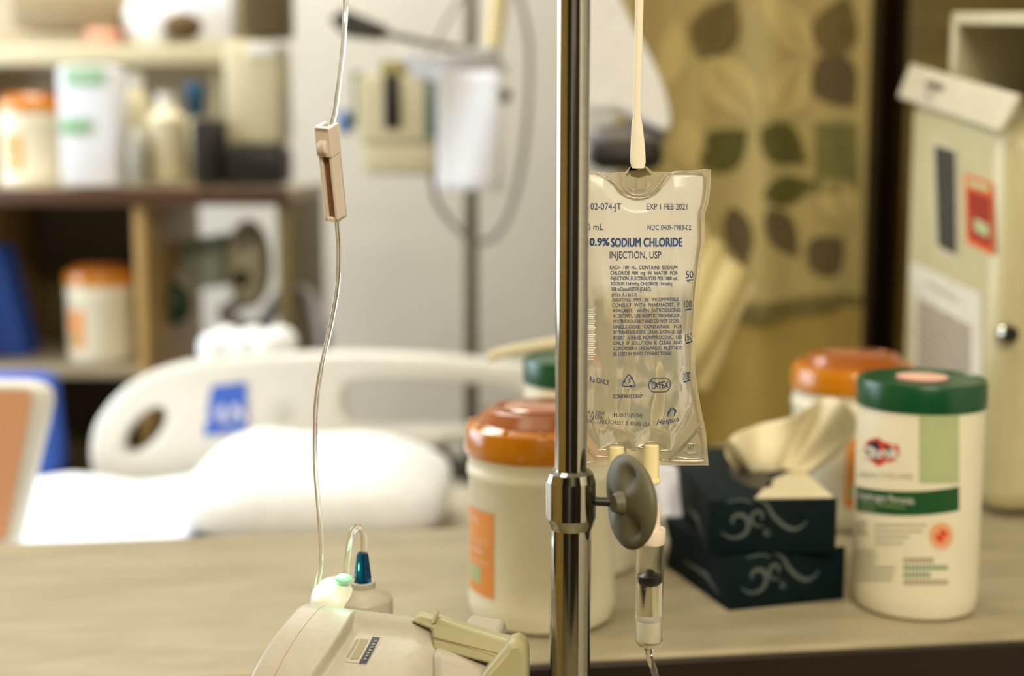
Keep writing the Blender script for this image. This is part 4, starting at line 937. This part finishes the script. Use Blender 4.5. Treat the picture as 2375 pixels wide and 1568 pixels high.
for xx in (at(450, 0, RY).x, at(1150, 0, RY).x): MB().box((xx, RY, .62), (.05, .03, .5), bev=.006).build('rail_post', 'grey', bed)
# pillow
def pillow(cx, cy, cz, sx, sy, sz, seedv):
    b = MB()
    def f(u, v):
        a = 2*math.pi*u; p = math.pi*(v-.5); sq = lambda t, e: math.copysign(abs(t)**e, t)
        x = sx*sq(math.cos(a), .42)*sq(math.cos(p), .5); y = sy*sq(math.sin(a), .55)*sq(math.cos(p), .6); z = sz*sq(math.sin(p), .8)*(1-.35*(abs(x/sx)**3)-.3*(abs(y/sy)**3))
        n = noise.noise(Vector((x*9+seedv, y*9, z*9)))*.012
        return Vector((cx+x, cy+y, cz+z+n))
    b.surf(f, 64, 24, cu=True); return b
pc = at(735, 1120, 2.03)
simple('pillow', pillow(pc.x, 2.05, zb_+.065, .195, .17, .072, 3), 'whitecool', 'plump white pillow lying on the bed behind the counter', 'pillow', ang=180)
sh = MB(); sh.surf(lambda u, v: Vector((-1.25+.80*u, 1.60+.74*v, zb_+.008+.010*noise.noise(Vector((u*7, v*5, 1)))+.012*math.sin(v*3.1))), 60, 30)
simple('bed_sheet', sh, 'whitecool', 'white sheet spread over the bed mattress', 'sheet', ang=180, solid=.004)
# tray board at far left
tr = thing('board', 'white rimmed board with a peach face standing at the left edge', 'board', at(30, 1250, 1.72))
me = outline_mesh([[(at(x, y, 1.78).x, at(x, y, 1.78).z) for x, y in [(-300, 880), (60, 884), (95, 890), (114, 906), (118, 935), (108, 985), (42, 1262), (34, 1340), (-300, 1340)]]], .03, .006)
me.transform(Matrix.Translation((0, 1.78, 0)) @ Matrix.Rotation(R(90), 4, 'X')); me.transform(basis(tr).inverted()); me.materials.append(M['white']); me.shade_smooth(); me.set_sharp_from_angle(angle=R(50))
o = bpy.data.objects.new('rim', me); COL.objects.link(o); o.parent = tr
d = Decal(lambda x, y: at(x, y, 1.755)); d.shape([(-280, 905), (66, 905), (74, 925), (14, 1250), (-280, 1330)], 0); d.build('peach_face', 'peach', tr)
ch = thing('visitor_chair', 'blue visitor chair whose backrest shows behind the peach board', 'chair', (at(60, 0, 2.5).x, 2.55, 0))
w1 = MB(); w1.prism([at(-110, 870, 2.55), at(118, 870, 2.55), at(142, 1085, 2.5), at(100, 1180, 2.5), at(-110, 1180, 2.5)], (0, .06, 0)); w1.build('backrest', 'blue', ch, bevel=.02)
cxx = at(0, 0, 2.5).x; MB().box((cxx-.05, 2.56, .45), (.36, .14, .06), bev=.02).build('seat', 'blue', ch)
for dx in (-.2, .10):
    for dy in (2.51, 2.61): MB().tube([(cxx+dx, dy, 0), (cxx+dx, dy, .7)], .011, smooth=False).build('leg', 'dkgrey', ch)

# ------------------------------------------------------------------ second infusion stand far behind with pump and sheet
Y2 = 2.75
s2 = thing('iv_stand', 'dark far infusion stand carrying a pump behind the bed', 'iv stand', (at(1090, 0, Y2).x, Y2, 0))
xp = at(1090, 0, Y2).x
MB().tube([(xp, Y2, .06), (xp, Y2, 2.3)], .013, smooth=False).build('pole', 'steel', s2)
b = MB()
for k in range(5): a = 2*math.pi*k/5; b.tube([(xp, Y2, .08), (xp+.25*math.cos(a), Y2+.25*math.sin(a), .04)], [.016, .03], smooth=False)
b.build('base', 'dkgrey', s2)
MB().tube([(xp-.12, Y2, 2.2), (xp, Y2, 2.25), (xp+.12, Y2, 2.2)], .005).build('hook', 'steel', s2)
p2 = thing('infusion_pump', 'distant cream infusion pump with dark slots on the far stand', 'infusion pump', at(920, 400, Y2-.12))
pxbox(MB(), 828, 1022, 172, 330, Y2-.14, .14, .012).build('upper_body', 'cream', p2)
pxbox(MB(), 835, 1030, 325, 405, Y2-.13, .13, .02).build('lower_body', 'cream', p2)
pxbox(MB(), 890, 928, 172, 300, Y2-.146, .012, .004).build('dark_slot', 'black', p2)
pxbox(MB(), 985, 1012, 185, 320, Y2-.146, .012, .004).build('screen', mat('teal_grey_screen', '566660', .3), p2)
pxbox(MB(), 820, 835, 165, 300, Y2-.13, .12, .004).build('side_trim', mat('olive_trim', '5d6247', .5), p2)
pxbox(MB(), 880, 950, 140, 175, Y2-.12, .08, .008).build('tube_inlet', mat('olive_inlet', '9a8f55', .5), p2)
MB().box((xp-.04, Y2-.02, at(0, 290, Y2).z), (.12, .05, .05), bev=.006).build('pole_clamp', 'cream', p2)
MB().sphere(at(1168, 222, Y2-.1), .014).build('clamp_knob', 'black', p2); MB().tube([at(1100, 218, Y2-.1), at(1160, 222, Y2-.1)], .008, smooth=False).build('clamp_screw', 'steel', p2)
MB().sphere(at(800, 282, Y2-.1), .02, (.8, 1, 1.2)).build('side_button', mat('muted_blue_plastic', '5572a0', .4), p2)
w1 = MB(); w1.surf(lambda u, v: at(1012+148*u+4*v, 165+(440-165)*v, Y2-.19+.012*math.sin(u*4+v*2)), 12, 12); simple('paper_sheet', w1, 'paper', 'white paper sheet hanging from the far infusion pump', 'paper', solid=.0015)
w1 = MB(); w1.surf(lambda u, v: at(930+(1150-930)*u+30*v, 118+62*v+10*math.sin(u*5), Y2-.17+.03*v), 14, 8); simple('plastic_cover', w1, mat('pale_film', 'd6d8dc', .4), 'pale plastic cover draped over the top of the far pump', 'cover', solid=.003)
w1 = MB(); w1.prism([at(762, 45, Y2-.1), at(795, 18, Y2-.1), at(900, 62, Y2-.1), at(885, 92, Y2-.1), at(800, 84, Y2-.1)], (0, .04, 0)); w1.tube([at(880, 76, Y2-.08), at(1085, 120, Y2)], .006, smooth=False); simple('clamp_bar', w1, 'dkgrey', 'black clamp bar projecting left near the top of the far stand', 'clamp', bevel=.006)
w1 = MB(); w1.tube([at(1160, -120, Y2-.06), at(1155, 20, Y2-.06), at(1135, 155, Y2-.07)], [.018, .017, .012]); simple('drip_tube', w1, mat('pale_yellow_vinyl', 'e3d2a0', .4), 'pale yellow tube hanging beside the far stand', 'tube')
w1 = MB(); w1.tube([at(1080, -20, Y2-.05), at(1030, 60, Y2-.06), at(985, 150, Y2-.1)], .0035); w1.tube([at(1200, -20, Y2-.03), at(1228, 120, Y2-.03), at(1215, 350, Y2-.03), at(1170, 520, Y2-.03), at(1100, 560, Y2-.03), at(1020, 480, Y2-.03), at(1000, 400, Y2-.08)], .005); simple('looped_tubing', w1, 'hose', 'grey looped tubing hanging around the far stand', 'tubing')

for o in bpy.data.objects:
    if o.parent is None and o.get('category') == 'canister': o['group'] = 'wipes canisters'
    if o.parent is None and o.get('category') == 'tissue box': o['group'] = 'stacked tissue boxes'
    if o.parent is None and o.name.startswith('ceiling_light'): o['group'] = 'recessed ceiling lights'
